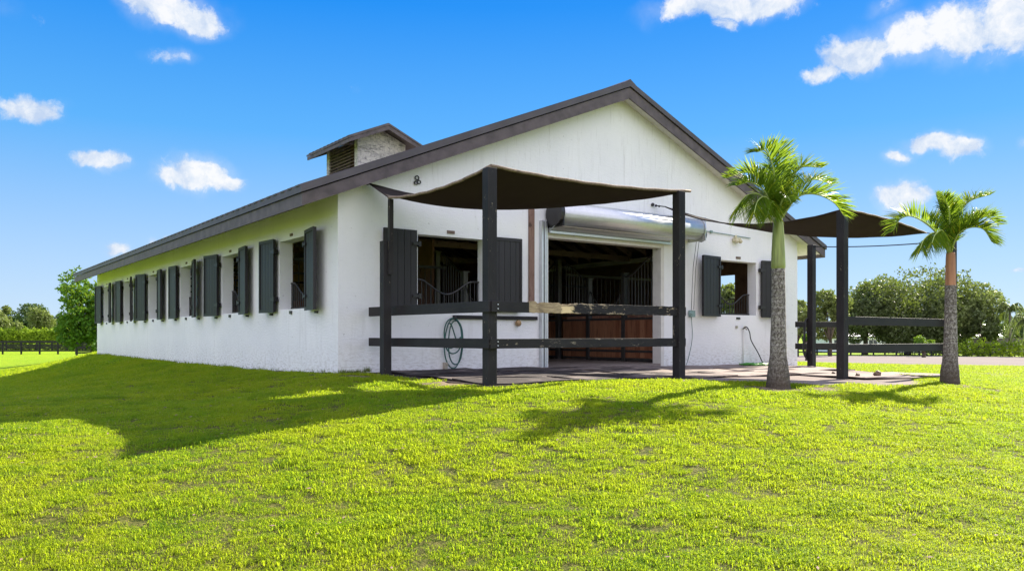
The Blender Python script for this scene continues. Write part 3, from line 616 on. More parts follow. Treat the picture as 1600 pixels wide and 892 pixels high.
# shutters
def shutter(hx, hy, ang, sgn, label=None, toprail=True, wd=.66, hinge=True):
    # local x from hinge outwards along the leaf, local -y is the visible face
    T = Matrix.Translation((hx, hy, 0)) @ Matrix.Rotation(ang, 4, 'Z'); b = MB(); z0, z1 = 1.07, 2.49; t = .035*sgn
    n = 5; pw = (wd-.01)/n
    for i in range(n): b.box((.005+i*pw, 0, z0+.004), (.005+(i+1)*pw-.007, -t*.7, z1-.004), T)
    b.box((.004, t*.02, z0+.006), (wd-.004, t*.45, z1-.006), T)
    fw = .06
    if toprail: b.box((0, -t*.72, z1-fw), (wd, -t*1.2, z1), T); b.box((0, -t*.72, z0), (wd, -t*1.2, z0+fw), T); b.box((0, -t*.72, z0+fw), (fw*.7, -t*1.2, z1-fw), T); b.box((wd-fw*.7, -t*.72, z0+fw), (wd, -t*1.2, z1-fw), T)
    o = b.build('shutter', 'shutter', barn, label=label)
    for z in (1.30, 2.22):
        MB().box((-.055, -t*1.6, z), (.10, -t*1.15, z+.05), T).box((-.06, -t*1.8, z-.02), (-.015, t*.9, z+.07), T).build('hinge', 'iron', o)
    return o
for i, (v0, v1, _, _) in enumerate(vw):
    j = (0, .09, -.04, .11, -.03, .06)[i]
    # far leaf: hinged at v1, swings outward to the far side; near leaf: hinged at v0
    shutter(-.07, v1+.05, R(90+5)+j, -1); shutter(-.07, v0-.06, R(-90-9)+j*.6, 1)
shutter(gw[0][0]-.05, -.05, R(180+1), -1, toprail=False); shutter(gw[0][1]+.13, -.05, R(-2), 1)
shutter(gw[1][0]-.03, -.06, R(180+7), -1, wd=.72); shutter(gw[1][1]+.12, -.06, R(-12), 1, wd=.68)
# small plates over each opening, stays under it
def plate(c, n_, w_=.13, h_=.05, m='louvre', nm='vent_plate'):
    x, y, z = c
    if n_ == 'y': MB().box((x-w_/2, y-.016, z-h_/2), (x+w_/2, y-.001, z+h_/2)).build(nm, m, barn)
    else: MB().box((x-.016, y-w_/2, z-h_/2), (x-.001, y+w_/2, z+h_/2)).build(nm, m, barn)
for v0, v1, _, _ in vw:
    plate((0, (v0+v1)/2+.1, 2.51), 'x'); MB().box((-.035, (v0+v1)/2+.07, 1.03), (-.001, (v0+v1)/2+.15, 1.09)).build('shutter_stay', 'iron', barn)
    for yy in (v0-.42, v1+.35): MB().box((-.06, yy, 1.02), (-.001, yy+.05, 1.06)).build('shutter_stay', 'iron', barn)
plate((2.21, 0, 2.515), 'y', .16, .055); plate((10.46, 0, 2.515), 'y', .17, .055); plate((10.46, 0, 1.04), 'y', .14, .05, 'iron', 'shutter_stay')
# brown board and black batten on the gable wall
MB().box((4.0, -.04, 1.30), (4.13, -.001, 3.12)).build('wall_board', 'brownboard', barn, .004)
MB().box((2.25, -.05, .93), (4.2, -.001, 1.0)).build('wall_batten', 'blackrail', barn, .004)
MB().ball((3.72, -.05, .865), .062).build('tie_ring_knob', 'terra', barn)
hk = MB(); 
for a, r_ in (((1.49,-.03,3.42), .035), ((1.47,-.03,3.33), .03), ((1.53,-.03,3.35), .03)):
    hk.tube([(a[0]+r_*math.cos(q*.7), a[1]-.01*math.sin(q), a[2]+r_*math.sin(q*.7)) for q in range(10)], .011, 6)
hk.build('wall_hook', 'iron', barn)
MB().box((.47, -.05, 3.19), (.55, -.001, 3.24)).ball((.514, -.05, 3.215), .03).build('sail_hook', 'iron', barn)
MB().ball((7.46, -.03, 3.52), .04).ball((7.53, -.06, 3.50), .03).ball((7.60, -.09, 3.49), .025).build('sail_hook', 'iron', barn)
# door frame
MB().box((4.46, -.02, -.02), (4.49, TH_, 2.66)).box((7.74, -.012, -.15), (7.84, TH_-.02, 2.66)).box((4.49, -.012, 2.58), (7.74, TH_-.02, 2.66)).build('door_frame', 'soffit', barn)
# roll-up door
DZ, DY, DR = 3.03, -.30, .235
dm = MB(); nseg = 40; prof = []
for i in range(nseg):
    a = i/nseg*2*math.pi; r_ = DR*(1+.022*math.sin(a*18)); prof.append((DY+r_*math.cos(a), DZ+r_*math.sin(a)))
dm.prism(prof, 0, 4.50, 8.60); dm.sm = [False]*2+[True]*nseg
drum = dm.build('roll_up_door', 'galv', barn)
MB().prism([(DY+.0, 2.84), (DY+.06, 2.80), (-.07, 2.72), (-.05, 2.70), (-.05, 2.67), (-.10, 2.67), (-.10, 2.71), (DY+.03, 2.79)], 0, 4.47, 7.9).build('door_curtain', 'galv', drum)
MB().box((4.46, -.12, 2.735), (7.92, -.085, 2.765)).box((4.46, -.13, 2.66), (7.92, -.09, 2.70)).build('bottom_bar', 'galv', drum)
for xx in (4.27, 7.86):
    MB().box((xx, -.09, -.05 if xx < 5 else 2.66), (xx+.05, -.003, 2.9)).box((xx+.07, -.10, -.05 if xx < 5 else 2.66), (xx+.10, -.003, 2.9)).box((xx+.13, -.07, -.05 if xx < 5 else 2.66), (xx+.17, -.003, 2.9)).build('guide_rail', 'galv', drum, .003)
for xa, xb in ((4.40, 4.49), (8.61, 8.66)):
    b = MB(); b.prism([(DY+.25*math.cos(q/20*2*math.pi), DZ+.25*math.sin(q/20*2*math.pi)) for q in range(20)], 0, xa, xb-.02); b.box((xb-.018, DY-.22, DZ-.27), (xb, -.002, DZ+.25)); b.build('end_bracket', 'iron' if xa < 5 else 'galv', drum)
cw = MB(); cw.tube([(8.76, DY+.13*math.cos(q/16*2*math.pi), DZ-.12+.13*math.sin(q/16*2*math.pi)) for q in range(17)], .028, 8); cw.tube([(8.66, DY, DZ-.12), (8.78, DY, DZ-.12)], .02); cw.build('chain_wheel', 'iron', drum)
for xx, zb in ((8.70, 1.15), (8.79, 1.22)): MB().tube([(xx, -.22, 2.85), (xx-.01, -.12, 2.2), (xx, -.05, zb)], .006, 5).build('pull_cord', 'iron', drum)
MB().box((8.66, -.09, 1.05), (8.80, -.005, 1.20)).ball((8.66, -.07, 1.13), .05).build('cord_box', 'dullgreen', drum)
MB().tube(catm([(8.70, -.06, 1.06), (8.74, -.05, .6), (8.66, -.05, .25), (8.52, -.06, -.05), (8.40,-.08,-.08)], 6), .007, 5).build('trailing_wire', 'hose', drum)
# conduit and flood light
MB().tube([(8.85, -.03, 3.08), (10.0, -.03, 3.05), (10.9, -.03, 3.02)], .011, 6).box((9.4, -.05, 3.04), (9.46, -.01, 3.1)).build('conduit', 'dullgreen', barn)
MB().box((10.22, -.13, 2.90), (10.42, -.02, 2.98)).ball((10.27, -.12, 2.90), .05).ball((10.40, -.12, 2.90), .05).box((10.29, -.06, 2.98), (10.35, -.02, 3.05)).build('wall_lamp', 'lamp', barn, .004)
# cupola on the ridge
cu = W/2; cy0, cy1 = 10.95, 13.35; cx0, cx1 = cu-.86, cu+.86; CEZ, CS = 6.80, .43; cw_ = 1.36
cz = lambda x: CEZ+CS*(cw_-abs(x-cu))
rb = rooftop(cx0)-.1
cb = MB(); cb.prism([(cx0, rb), (cx1, rb), (cx1, cz(cx1)-.12), (cu, cz(cu)-.12), (cx0, cz(cx0)-.12)], 1, cy0, cy0+.06).prism([(cx0, rb), (cx1, rb), (cx1, cz(cx1)-.12), (cu, cz(cu)-.12), (cx0, cz(cx0)-.12)], 1, cy1-.06, cy1)
for xs in (cx0, cx1-.06):
    cb.box((xs, cy0+.06, rb), (xs+.06, cy0+.22, cz(cx0)-.14)).box((xs, cy1-.22, rb), (xs+.06, cy1-.06, cz(cx0)-.14)).box((xs, cy0+.22, rb), (xs+.06, cy1-.22, rb+.12))
cup = cb.build('cupola', 'cupola', barn)
for xs in (cx0+.0, cx1-.06):
    lv = MB(); z = rb+.13
    while z < cz(cx0)-.16:
        s = -1 if xs < cu else 1
        lv.beam((xs+.03, cy0+.22, z+.04), (xs+.03, cy1-.22, z+.04), .10, .018, up=(s*.7, 0, 1)); z += .105
    lv.build('louvre', 'louvre', cup)
MB().box((cu-.03, cy0+.1, rb), (cu+.03, cy1-.1, cz(cu)-.2)).build('cupola_core', 'intwall', cup)
cr = MB()
for s in (-1, 1):
    X = lambda d: cu+s*d
    cr.prism([(X(cw_+.02), CEZ-.01), (X(0), cz(cu)), (X(0), cz(cu)-.06), (X(cw_+.02), CEZ-.07)], 1, 10.45, 13.85)
    y = 10.5
    while y < 13.8: cr.prism([(X(cw_+.03), CEZ-.014), (X(0), cz(cu)-.002), (X(0), cz(cu)+.02), (X(cw_+.03), CEZ+.008)], 1, y, y+.14); y += .30
    for ya in (10.47, 13.80):
        cr.prism([(X(cw_), CEZ-.072), (X(0), cz(cu)-.065), (X(0), cz(cu)-.20), (X(cw_), CEZ-.19)], 1, ya, ya+.03)
    cr.prism([(X(cw_), CEZ-.08), (X(cw_-.03), CEZ-.08), (X(cw_-.03), CEZ-.19), (X(cw_), CEZ-.19)], 1, 10.51, 13.79)
cr.build('cupola_roof', 'fascia', cup)
# ------------------------------------------------------------------ left pen: posts and rails
def post(b, x, y, z0, z1, s=.15, ang=0): T = Matrix.Translation((x, y, 0)) @ Matrix.Rotation(ang, 4, 'Z'); return b.box((-s/2, -s/2, z0), (s/2, s/2, z1), T)
pen = thing('post_and_rail_pen', (.784, -3.297, 0), 'black timber pen with chipped rails standing before the roll-up doorway', 'fence')
post(MB(), .784, -3.297, -.25, 2.96).build('post', 'blackwood', pen, .006, label='tall black post at the outer corner of the pen')
post(MB(), 4.52, -3.42, -.25, 3.01).build('post', 'blackwood', pen, .006)
post(MB(), .40, -.93, -.2, 2.14, .14).build('post', 'blackwood', pen, .006, label='short thick black post beside the wall carrying a slim pole')
MB().box((.40+.0, -1.06, 1.6), (.40+.075, -1.002, 2.80)).build('slim_pole', 'blackwood', pen, .004)
MB().beam((.55, .0-.06, 1.03), (.70, -3.42, 1.03), .04, .155).build('rail', 'blackrail', pen, .004)
MB().beam((.55, -.06, .52), (.70, -3.42, .52), .04, .14).build('rail', 'blackrail', pen, .004)
yr = -3.40
def broken_rail():
    # black board, a raw torn length in the middle, black again with a splintered top edge
    b = MB(); b.box((.72, yr-.05, .955), (1.42, yr-.012, 1.105)); o = b.build('rail', 'blackrail', pen, .004)
    r = random.Random(3); b = MB(); xs = [1.36+.05*i for i in range(67)]; xs = [x for x in xs if x <= 4.66]
    vs = []; 
    for i, x in enumerate(xs):
        jt = r.uniform(-.012, .006) if x < 2.6 else r.uniform(-.006, .003); jb = r.uniform(-.004, .006)
        if x < 1.5: jt += .02
        if 1.95 < x < 2.15: jt -= .02
        vs += [(x, yr-.052, .955+jb), (x, yr-.012, .955+jb), (x, yr-.012, 1.105+jt), (x, yr-.052, 1.105+jt)]
    nn = len(xs); fs = [(0,1,2,3), tuple((nn-1)*4+q for q in (3,2,1,0))]
    for i in range(nn-1):
        for q in range(4): fs.append((i*4+q, i*4+(q+1)%4, (i+1)*4+(q+1)%4, (i+1)*4+q))
    b.add(vs, fs); return b
def f_broken(t):
    p = pos(t); sx = t('ShaderNodeSeparateXYZ', {0: p}); x = sx.outputs[0]; z = sx.outputs[2]
    g = t.noise(scaled(t, p, (.15, 1, 1)), 40, 6, .7, .4); big = t.noise(scaled(t, p, (1, 1, 2)), 9, 6, .75); big2 = t.noise(scaled(t, p, (.5, 1, 1.4)), 10, 6, .75)
    raw = t.mix(t.mapr(g, .35, .65), (.20, .145, .085), (.46, .36, .22)); raw = t.mix(t.mapr(t.noise(p, 6, 4), .55, .7), raw, (.16, .12, .08))
    fresh = t.math('MULTIPLY', t.mapr(t.math('ADD', x, t.math('MULTIPLY', big, .25)), 2.08, 2.10), t.mapr(t.math('ADD', x, t.math('MULTIPLY', big, .3)), 2.36, 2.38, 1, 0))
    fresh = t.math('MULTIPLY', fresh, t.mapr(z, 1.06, 1.05)); raw = t.mix(fresh, raw, (.74, .58, .33))
    black = t.mix(t.mapr(g, .5, .75), (.013, .012, .014), (.05, .045, .04))
    edge = t.math('MULTIPLY', t.mapr(x, 4.3, 2.5), t.mapr(t.math('ABSOLUTE', t.math('SUBTRACT', z, 1.03)), .035, .085)); chip = t.mapr(t.math('ADD', big2, t.math('MULTIPLY', edge, .16)), .60, .63)
    black = t.mix(chip, black, t.mix(g, (.24, .19, .12), (.42, .34, .24)))
    k = t.mapr(t.math('ADD', x, t.math('MULTIPLY', t.math('SUBTRACT', big, .5), .3)), 2.16, 2.19)
    return prin(t, t.mix(k, raw, black), .8, g, .6, .006)
M['broken'] = mat('broken_rail_wood', f_broken)
broken_rail().build('rail', 'broken', pen, .003, label='splintered top rail with bare torn wood at its left end')
MB().box((.70, yr-.05, .45), (4.66, yr-.012, .585)).build('rail', 'chiprail', pen, .004, label='lower rail with chipped black paint')
for x, y, zz in ((.784, yr-.055, (1.06, 1.0, .545, .49)), (4.50, yr-.055, (1.06, 1.0, .545, .49))):
    b = MB()
    for z in zz: b.tube([(x+.03, y+.005, z), (x+.03, y-.008, z)], .009, 8)
    b.build('bolts', 'galv', pen)
# right pen
rp = thing('post_and_rail_pen', (7.79, -4.37, -.2), 'black timber pen with three tall posts and long rails behind the two palms', 'fence')
B_, A_, C_ = Vector((7.79, -4.37, 0)), Vector((11.99, -1.01, 0)), Vector((11.86, -4.39, 0))
post(MB(), B_.x, B_.y, -.45, 2.86).build('post', 'blackwood', rp, .006, label='near post with flaked paint and bright specks')
post(MB(), A_.x, A_.y, -.45, 2.84).build('post', 'blackwood', rp, .006); post(MB(), C_.x, C_.y, -.55, 2.80).build('post', 'blackwood', rp, .006)
for z, h in ((.90, .16), (.39, .155)): MB().beam((B_.x+.03, B_.y+.10, z), (C_.x+.1, C_.y+.10, z-.01), .04, h).build('rail', 'blackrail', rp, .004)
for z in (.90, .36):
    q0 = at(1243, 20.0, z); q1 = at(1309, 20.3, z); MB().beam(q0, q1, .04, .14).build('rail', 'blackrail', rp, .004)
# ------------------------------------------------------------------ shade sails
def sail(name, fn, label, edges, n=28):
    vs = [fn(i/n, j/n) for i in range(n+1) for j in range(n+1)]; fs = [(i*(n+1)+j, (i+1)*(n+1)+j, (i+1)*(n+1)+j+1, i*(n+1)+j+1) for i in range(n) for j in range(n)]
    loc = Vector(fn(.5, .5)); root = thing(name, loc, label, 'shade sail')
    b = MB(); b.add(vs, fs, True); o = b.build('sail_cloth', 'sail', root)
    md = o.modifiers.new('solid', 'SOLIDIFY'); md.thickness = .006
    for e, r_, m in edges:
        pts = [Vector(e(k/24))+Vector((0,0,.004*math.sin(k*1.7))) for k in range(25)]; MB().tube(pts, r_, 7).build('hem', m, root)
    return root
M['hem'] = mat('brown_hem', f_rawwood, c1=(.12,.085,.06), c2=(.30,.23,.17), grain=(1,1,1))
H1, L1, MM, RR_ = Vector((.514, -.06, 3.215)), Vector((.40, -1.03, 2.82)), Vector((.784, -3.33, 2.99)), Vector((4.78, -3.44, 3.045))
par = lambda t: 4*t*(1-t)
def s1(s, t):      # s: L1/H1 side -> M/R side ; t: front -> back
    f0 = L1.lerp(MM, s); f0.z -= .10*par(s)
    f1 = H1.lerp(RR_, s); f1.z -= .30*par(s); f1.y += .15*par(s)
    p = f0.lerp(f1, t)
    e1 = MM.lerp(RR_, t); e1.z -= .075*par(t); lin = MM.lerp(RR_, t); p += (e1-lin)*s
    p.z -= .12*par(s)*par(t); return p
sail('shade_sail', s1, 'dark brown shade sail stretched from the left gable corner over the broken rail', [(lambda k: s1(k, 0), .022, 'hem'), (lambda k: s1(1, k), .024, 'hem'), (lambda k: s1(k, 1), .008, 'sail')])
H2, B2 = Vector((7.62, -.25, 3.46)), Vector((7.79, -4.40, 2.90)); C2 = at_y(1447, 364, 16.6)
def s2(s, t):      # triangle: H2 apex at t=1
    e = B2.lerp(C2, s); e.z += .05*par(s)
    h = H2.copy(); p = e.lerp(h, t)
    p.z -= par(t)*(.34-.02*s); p.x -= .15*par(t)*(1-s); return p
sail('shade_sail', s2, 'dark shade sail reaching from the gable wall past the front palm towards the far palm', [(lambda k: s2(k, 0), .016, 'hem'), (lambda k: s2(0, k), .014, 'sail'), (lambda k: s2(1, k), .010, 'sail')])
def rope(a, b, sag, r_, label, n=14):
    a = Vector(a); b = Vector(b); pts = []
    for i in range(n+1): p = a.lerp(b, i/n); p.z -= sag*par(i/n); pts.append(p)
    return tag(MB().tube(pts, r_, 6).build('rope', 'iron'), label, 'rope')
rope(H2, (7.53, -.07, 3.50), .0, .012, 'short black rope tying the right shade sail to the gable wall hook', 3)
rope((C_.x, C_.y, 2.78), C2, .02, .010, 'short black rope from the shade sail tip to the post behind the far palm', 4)
rope((A_.x, A_.y, 2.80), (C_.x, C_.y, 2.62), .05, .013, 'long black rope strung between the tops of two right pen posts')
# ------------------------------------------------------------------ hoses
def hose_coil():
    root = thing('garden_hose', (2.22, -.06, 0), 'dark green garden hose looped on the wall under the left gable window', 'hose')
    b = MB(); r = random.Random(5)
    for k, (w_, h0, h1, ox) in enumerate(((.19, .03, .93, 0), (.165, .10, .90, .04), (.20, .30, .94, -.03))):
        pts = []
        for q in range(40):
            a = q/39*2*math.pi; zc = (h0+h1)/2; pts.append((2.22+ox+w_*math.sin(a)*(1+.08*math.sin(2*a+k)), -.075-.018*k, zc+(h1-h0)/2*math.cos(a)))
        b.tube(pts, .012, 7)
    b.tube(catm([(2.12,-.10,.85),(2.16,-.12,.80),(2.30,-.12,.45),(2.36,-.11,.6),(2.20,-.11,.42),(2.10,-.1,.40)], 8), .012, 7)
    b.build('hose_loops', 'hose', root); MB().tube([(2.22, 0, .93), (2.22, -.14, .93), (2.22, -.15, .98)], .016, 7).build('hanger', 'iron', root)
    MB().box((2.04, -.09, .0), (2.09, -.003, .14)).tube([(2.065,-.09,.12),(2.065,-.14,.10)], .014).build('tap', 'brass', root)
hose_coil()
t_ = thing('garden_hose', (10.6, -.3, -.13), 'bright green hose piled on the pad below the right gable window', 'hose')
b = MB(); zc = float(pad_z(10.6, -.3))+.035
for k in range(6):
    r_ = .16+.045*k; pts = [(10.75+r_*1.5*math.cos(a/20*2*math.pi+k), -.34+r_*.75*math.sin(a/20*2*math.pi+k), zc+.012*(k%3)+.02*math.sin(a+k)**2) for a in range(23)]; b.tube(catm(pts, 2), .012, 6)
b.build('hose_coils', 'hose2', t_); MB().tube(catm([(10.55,-.07,.78),(10.66,-.10,.83),(10.75,-.12,.70),(10.80,-.13,.5),(11.0,-.18,.2),(11.12,-.25,zc)], 6), .013, 7).build('hose_riser', 'blackhose', t_)
t_ = thing('water_tap', (10.6, -.02, .75), 'small wall tap with riser pipe beside the front palm trunk', 'tap')
MB().tube([(10.62, -.03, -.15), (10.62, -.03, .80)], .012, 7).build('pipe', 'soffit', t_); MB().tube([(10.62,-.03,.80),(10.62,-.10,.80),(10.64,-.13,.76)], .018, 7).box((10.36,-.03,.80),(10.42,-.004,.86)).box((10.585, -.09, .82), (10.655, -.07, .85)).build('spout', 'brass', t_)
t_ = thing('black_hose_coil', tuple(A_+Vector((-.25,-.05,.9))), 'black hose coil hung on the rail beside the far barn corner', 'hose')
b = MB(); c = at(1256, 19.8, .52)
for k in range(5):
    ww = .10+.02*k; hh = .46+.02*k; pts = [c+Vector((ww*math.cos(a/24*2*math.pi), -.05-.02*k+.02*math.sin(a), hh*math.sin(a/24*2*math.pi))) for a in range(25)]; b.tube(pts, .016, 6)
b.build('hose_loops', 'blackhose', t_)
# rubble by the right pen
for i, (px, d, s) in enumerate(((1371, 15.6, .075), (1340, 15.4, .045), (1302, 15.9, .04))):
    p = at(px, d); z = float(pad_z(p.x, p.y)); r = random.Random(i); bm = bmesh.new(); bmesh.ops.create_icosphere(bm, subdivisions=2, radius=s)
    for v in bm.verts: v.co *= r.uniform(.75, 1.15); v.co += Vector((p.x, p.y, z+s*.75))
    me = bpy.data.meshes.new('stone'); bm.to_mesh(me); bm.free(); me.materials.append(M['soil']); o = bpy.data.objects.new('stone', me); COL.objects.link(o)
    tag(o, ['dark lump of rubble on the pad, largest of the three, nearest the far palm', 'small dark stone on the pad just right of the near pen post', 'smallest dark stone on the pad, left of the near pen post'][i], 'stone')
# ------------------------------------------------------------------ palms
def palm(base, z0, prof, shaft, fronds, crown, label, shaftmat):
    root = thing('palm_tree', (base.x, base.y, z0), label, 'palm')
    def lathe(pf, m, nm, wob=.0):
        pts = [Vector((base.x+ox, base.y, z)) for z, r_, ox in pf]; pp = catm(pts, 5); rs = []
        for i in range(len(pf)-1):
            for k in range(5): rs.append(pf[i][1]+(pf[i+1][1]-pf[i][1])*k/5)
        rs.append(pf[-1][1]); rs = [r_*(1+wob*random.uniform(-1, 1)) for r_ in rs]; MB().tube(pp, rs, 20).build(nm, m, root)
    lathe(prof, 'trunk', 'trunk', .025); lathe(shaft, shaftmat, 'crownshaft')
    right_ = Vector((UX[0], VX[0], 0)); fwd_ = Vector((UX[1], VX[1], 0)); d0 = (base.x-CAM[0])*UX[1]+(base.y-CAM[1])*VX[1]
    for k, fdef in enumerate(fronds):
        pts, dep, ll = fdef[:3]; hang = fdef[3] if len(fdef) > 3 else 0
        P = [crown.copy()]
        for i, (px, py) in enumerate(pts):
            f = (i+1)/len(pts); dd_ = d0+dep*f; P.append(at_y(px, py, dd_))
        C_ = catm(P, 10); tot = len(C_)
        fr = MB(); fr.tube(C_, [.016*(1-.8*i/(tot-1))+.002 for i in range(tot)], 6)
        fo = fr.build('frond', 'rachis', root)
        r = random.Random(k*7+int(base.x*10)); V_ = []; Fs = []
        for i in range(4, 108):
            u = i/107*(tot-1)
            a = min(int(u), tot-2); p = C_[a].lerp(C_[a+1], u-a); tg = (C_[a+1]-C_[a]).normalized(); up = Vector((0,0,1)); nrm = (up-tg*up.dot(tg))
            if nrm.length < .25: nrm = (nrm+(-fwd_)*.4)
            nrm.normalize(); sd = tg.cross(nrm).normalized(); s_ = i/107
            if s_ < .10: continue
            ln = ll*(.40+1.25*math.sin(math.pi*min(1, s_*.85+.12))**.8)*r.uniform(.85, 1.1)
            for sg in (-1, 1):
                if r.random() < .03+.35*hang: continue
                dr = (tg*r.uniform(.55, .95)+nrm*r.uniform(.30, .85)*(1-1.6*hang)+sd*sg*r.uniform(.45, .95)+Vector((0,0,-.5))*hang).normalized(); droop = r.uniform(.02, .38)
                wv_ = dr.cross(nrm*.6+sd*sg*-.5).normalized()*(.0070+.0048*r.random())*(1-.25*hang); q = p.copy(); o = len(V_); segs = 4
                for j in range(segs+1):
                    tt = j/segs; c_ = p+dr*ln*tt+Vector((0,0,-droop*ln*tt*tt)); wd_ = (0.4, 1, .88, .48, .03)[j]; V_ += [c_-wv_*wd_, c_+wv_*wd_]
                    if j: Fs.append((o+2*j-2, o+2*j-1, o+2*j+1, o+2*j))
        lf = MB(); lf.add(V_, Fs); m_ = lf.build('leaflets', 'frond', fo)
    return root
p1 = at(1216, 12.3); z1 = -.18
F1 = [([(1212,300),(1208,262),(1196,236),(1182,238)], -.3, .27), ([(1222,300),(1219,255),(1216,225)], .3, .29), ([(1228,312),(1238,282),(1252,262),(1284,262)], .25, .25),
      ([(1231,326),(1250,306),(1276,304),(1302,316),(1318,336)], -.15, .29), ([(1232,325),(1248,298),(1270,281),(1300,288)], .6, .25), ([(1205,314),(1190,284),(1168,270),(1136,278)], .2, .26), ([(1204,318),(1192,296),(1172,285),(1152,290)], -.5, .26),
      ([(1204,322),(1186,304),(1166,306),(1148,328)], -.5, .30, 1), ([(1208,325),(1196,308),(1184,314),(1178,334)], -.7, .26, 1), ([(1219,322),(1228,306),(1236,316)], -.6, .18), ([(1213,306),(1206,282),(1194,268)], .9, .26), ([(1210,318),(1204,318),(1199,336)], -.55, .22, 1)]
palm(p1, z1, [(-.35,.19,0),(z1+.0,.185,0),(.05,.165,.0),(.35,.125,.0),(.9,.108,.005),(1.5,.100,.0),(1.66,.098,0)], [(1.64,.096,0),(1.70,.108,0),(1.9,.100,.0),(2.15,.088,0),(2.33,.074,.0),(2.42,.06,0)], F1, at_y(1217, 347, 12.3), 'nearer palm with grey trunk and bright green crownshaft beside the gable wall', 'shaft')
p2 = at(1484, 14.3); z2 = -.21
F2 = [([(1466,368),(1448,350),(1424,338),(1406,343),(1396,360)], -.2, .27), ([(1470,370),(1458,364),(1444,374),(1438,388)], -.6, .28, 1), ([(1474,362),(1462,366),(1456,380)], -.7, .26, 1), ([(1478,352),(1470,328),(1463,304)], .2, .25), ([(1484,350),(1482,325),(1474,306)], -.3, .24),
      ([(1490,352),(1500,332),(1516,314),(1548,304)], .2, .25), ([(1489,350),(1496,332),(1508,318)], .8, .25), ([(1494,365),(1512,346),(1538,338),(1560,350)], .3, .26), ([(1496,368),(1514,356),(1536,358),(1550,378)], -.5, .28), ([(1495,370),(1512,352),(1530,342),(1552,336)], -.3, .25), ([(1474,356),(1462,345),(1448,338)], .7, .24)]
palm(p2, z2, [(-.4,.17,0),(z2,.165,0),(.0,.15,0),(.3,.118,.02),(.8,.105,.03),(1.4,.095,.03),(1.52,.092,.03)], [(1.50,.088,.03),(1.7,.086,.03),(2.0,.078,.03),(2.1,.07,.03)], F2, at_y(1485, 398, 14.3), 'farther palm with lichen grey trunk and orange brown crownshaft at the pad edge', 'shaft2')
# ------------------------------------------------------------------ background vegetation
def leafcloud(blobs, n, size, seed, shell=.62):
    r = np.random.default_rng(seed); vol = np.array([b[3]*b[4]*b[5] for b in blobs])**.67; cnt = (n*vol/vol.sum()).astype(int)+1; C = []
    for b, k in zip(blobs, cnt):
        d = r.normal(size=(k, 3)); d /= np.linalg.norm(d, axis=1)[:,None]; lump = 1+.16*np.sin(d[:,0]*7+seed)*np.sin(d[:,1]*6+b[0])+.12*np.sin(d[:,2]*11+b[1])
        rad_ = r.uniform(shell, 1.06, k)**.8*lump; C.append(np.array(b[:3])+d*rad_[:,None]*np.array(b[3:6]))
    C = np.concatenate(C); k = len(C); keep = np.array([mnoise.noise(Vector(c)*(.9/max(size*2.5, .3))) > -.22 for c in C]); C = C[keep]; k = len(C)
    a = r.normal(size=(k, 3)); a /= np.linalg.norm(a, axis=1)[:,None]; b_ = np.cross(a, r.normal(size=(k, 3))); b_ /= np.linalg.norm(b_, axis=1)[:,None]; s = size*r.uniform(.5, 1.25, (k, 1))
    v = np.stack([C-a*s, C-b_*s*.55, C+a*s, C+b_*s*.55], 1).reshape(-1, 3); return v, np.arange(k*4).reshape(k, 4)
def tree(name, px, d, top_y, w_px, mats, n, size, label, seed, base_frac=.25, group=None, nb=12, trunk_r=.25, squash=1.0):
    p = at(px, d); z0 = float(gz(p.x, p.y)[0]); ztop = EZ_(top_y, d); H = ztop-z0; wr = w_px/F*d/2; root = thing(name, (p.x, p.y, z0), label, 'tree', group)
    r = random.Random(seed); blobs = []; zb = z0+H*base_frac; crH = (ztop-zb)/2; zc = (ztop+zb)/2
    for i in range(nb):
        a = i*2.4; q = (.15+.62*math.sqrt((i+.5)/nb)); zz = zc+crH*r.uniform(-.75, .62)*(1-.35*q); sc = r.uniform(.34, .52)
        blobs.append((p.x+wr*q*math.cos(a), p.y+wr*q*math.sin(a), zz, wr*sc, wr*sc, min(crH*.52, wr*sc*.85*squash)))
    zt = max(b[2]+b[5] for b in blobs); blobs = [(b[0], b[1], b[2]+(ztop-zt), *b[3:]) for b in blobs]
    v, f = leafcloud(blobs, n, size, seed); npmesh('crown', v, f, mats, root)
    t = MB(); t.tube([(p.x, p.y, z0-.3), (p.x+.1, p.y, z0+H*.2), (p.x, p.y, z0+H*.45)], [trunk_r, trunk_r*.75, trunk_r*.5], 10)
    for b in blobs[:8]: t.tube([(p.x, p.y, z0+H*.22), ((p.x+b[0])/2, (p.y+b[1])/2, (z0+H*.3+b[2])/2), b[:3]], [trunk_r*.5, trunk_r*.32, trunk_r*.1], 6)
    t.build('trunk', 'bark', root); return root
def EZ_(py, d): return EYE-(py-HY)/F*d
tree('oak_tree', 1418, 118, 421, 182, 'oak', 48000, .23, 'largest spreading oak behind the far pen rails', 1, .0, nb=30, trunk_r=.55)
tree('oak_tree', 1352, 116, 440, 96, 'oak', 20000, .22, 'rounded oak left of the largest oak, seen past the near pen post', 2, .0, nb=18, trunk_r=.4)
tree('oak_tree', 1508, 112, 440, 100, 'oak2', 20000, .22, 'light green oak just right of the far palm trunk', 3, .05, nb=20, trunk_r=.4)
tree('oak_tree', 1535, 108, 478, 50, 'oak', 4500, .24, 'low bushy oak at the right flank of the oaks, before the pale roof', 4, .05, nb=8)
tree('broad_tree', 1297, 100, 453, 70, 'oak2', 12000, .2, 'pale tree seen between the two left posts of the right pen', 5, .0, nb=10)
tree('broad_tree', 1245, 96, 468, 48, 'oak2', 3500, .24, 'small yellowish tree at the right corner of the barn', 6, .05, nb=8)
tree('broad_tree', 1165, 66, 440, 90, 'oak', 6000, .2, 'tree glimpsed through the right gable window', 7, .05, nb=10)
tree('round_tree', 35, 150, 473, 70, 'dark', 16000, .27, 'dark rounded tree above the hedge at the left edge', 8, .0, nb=20)
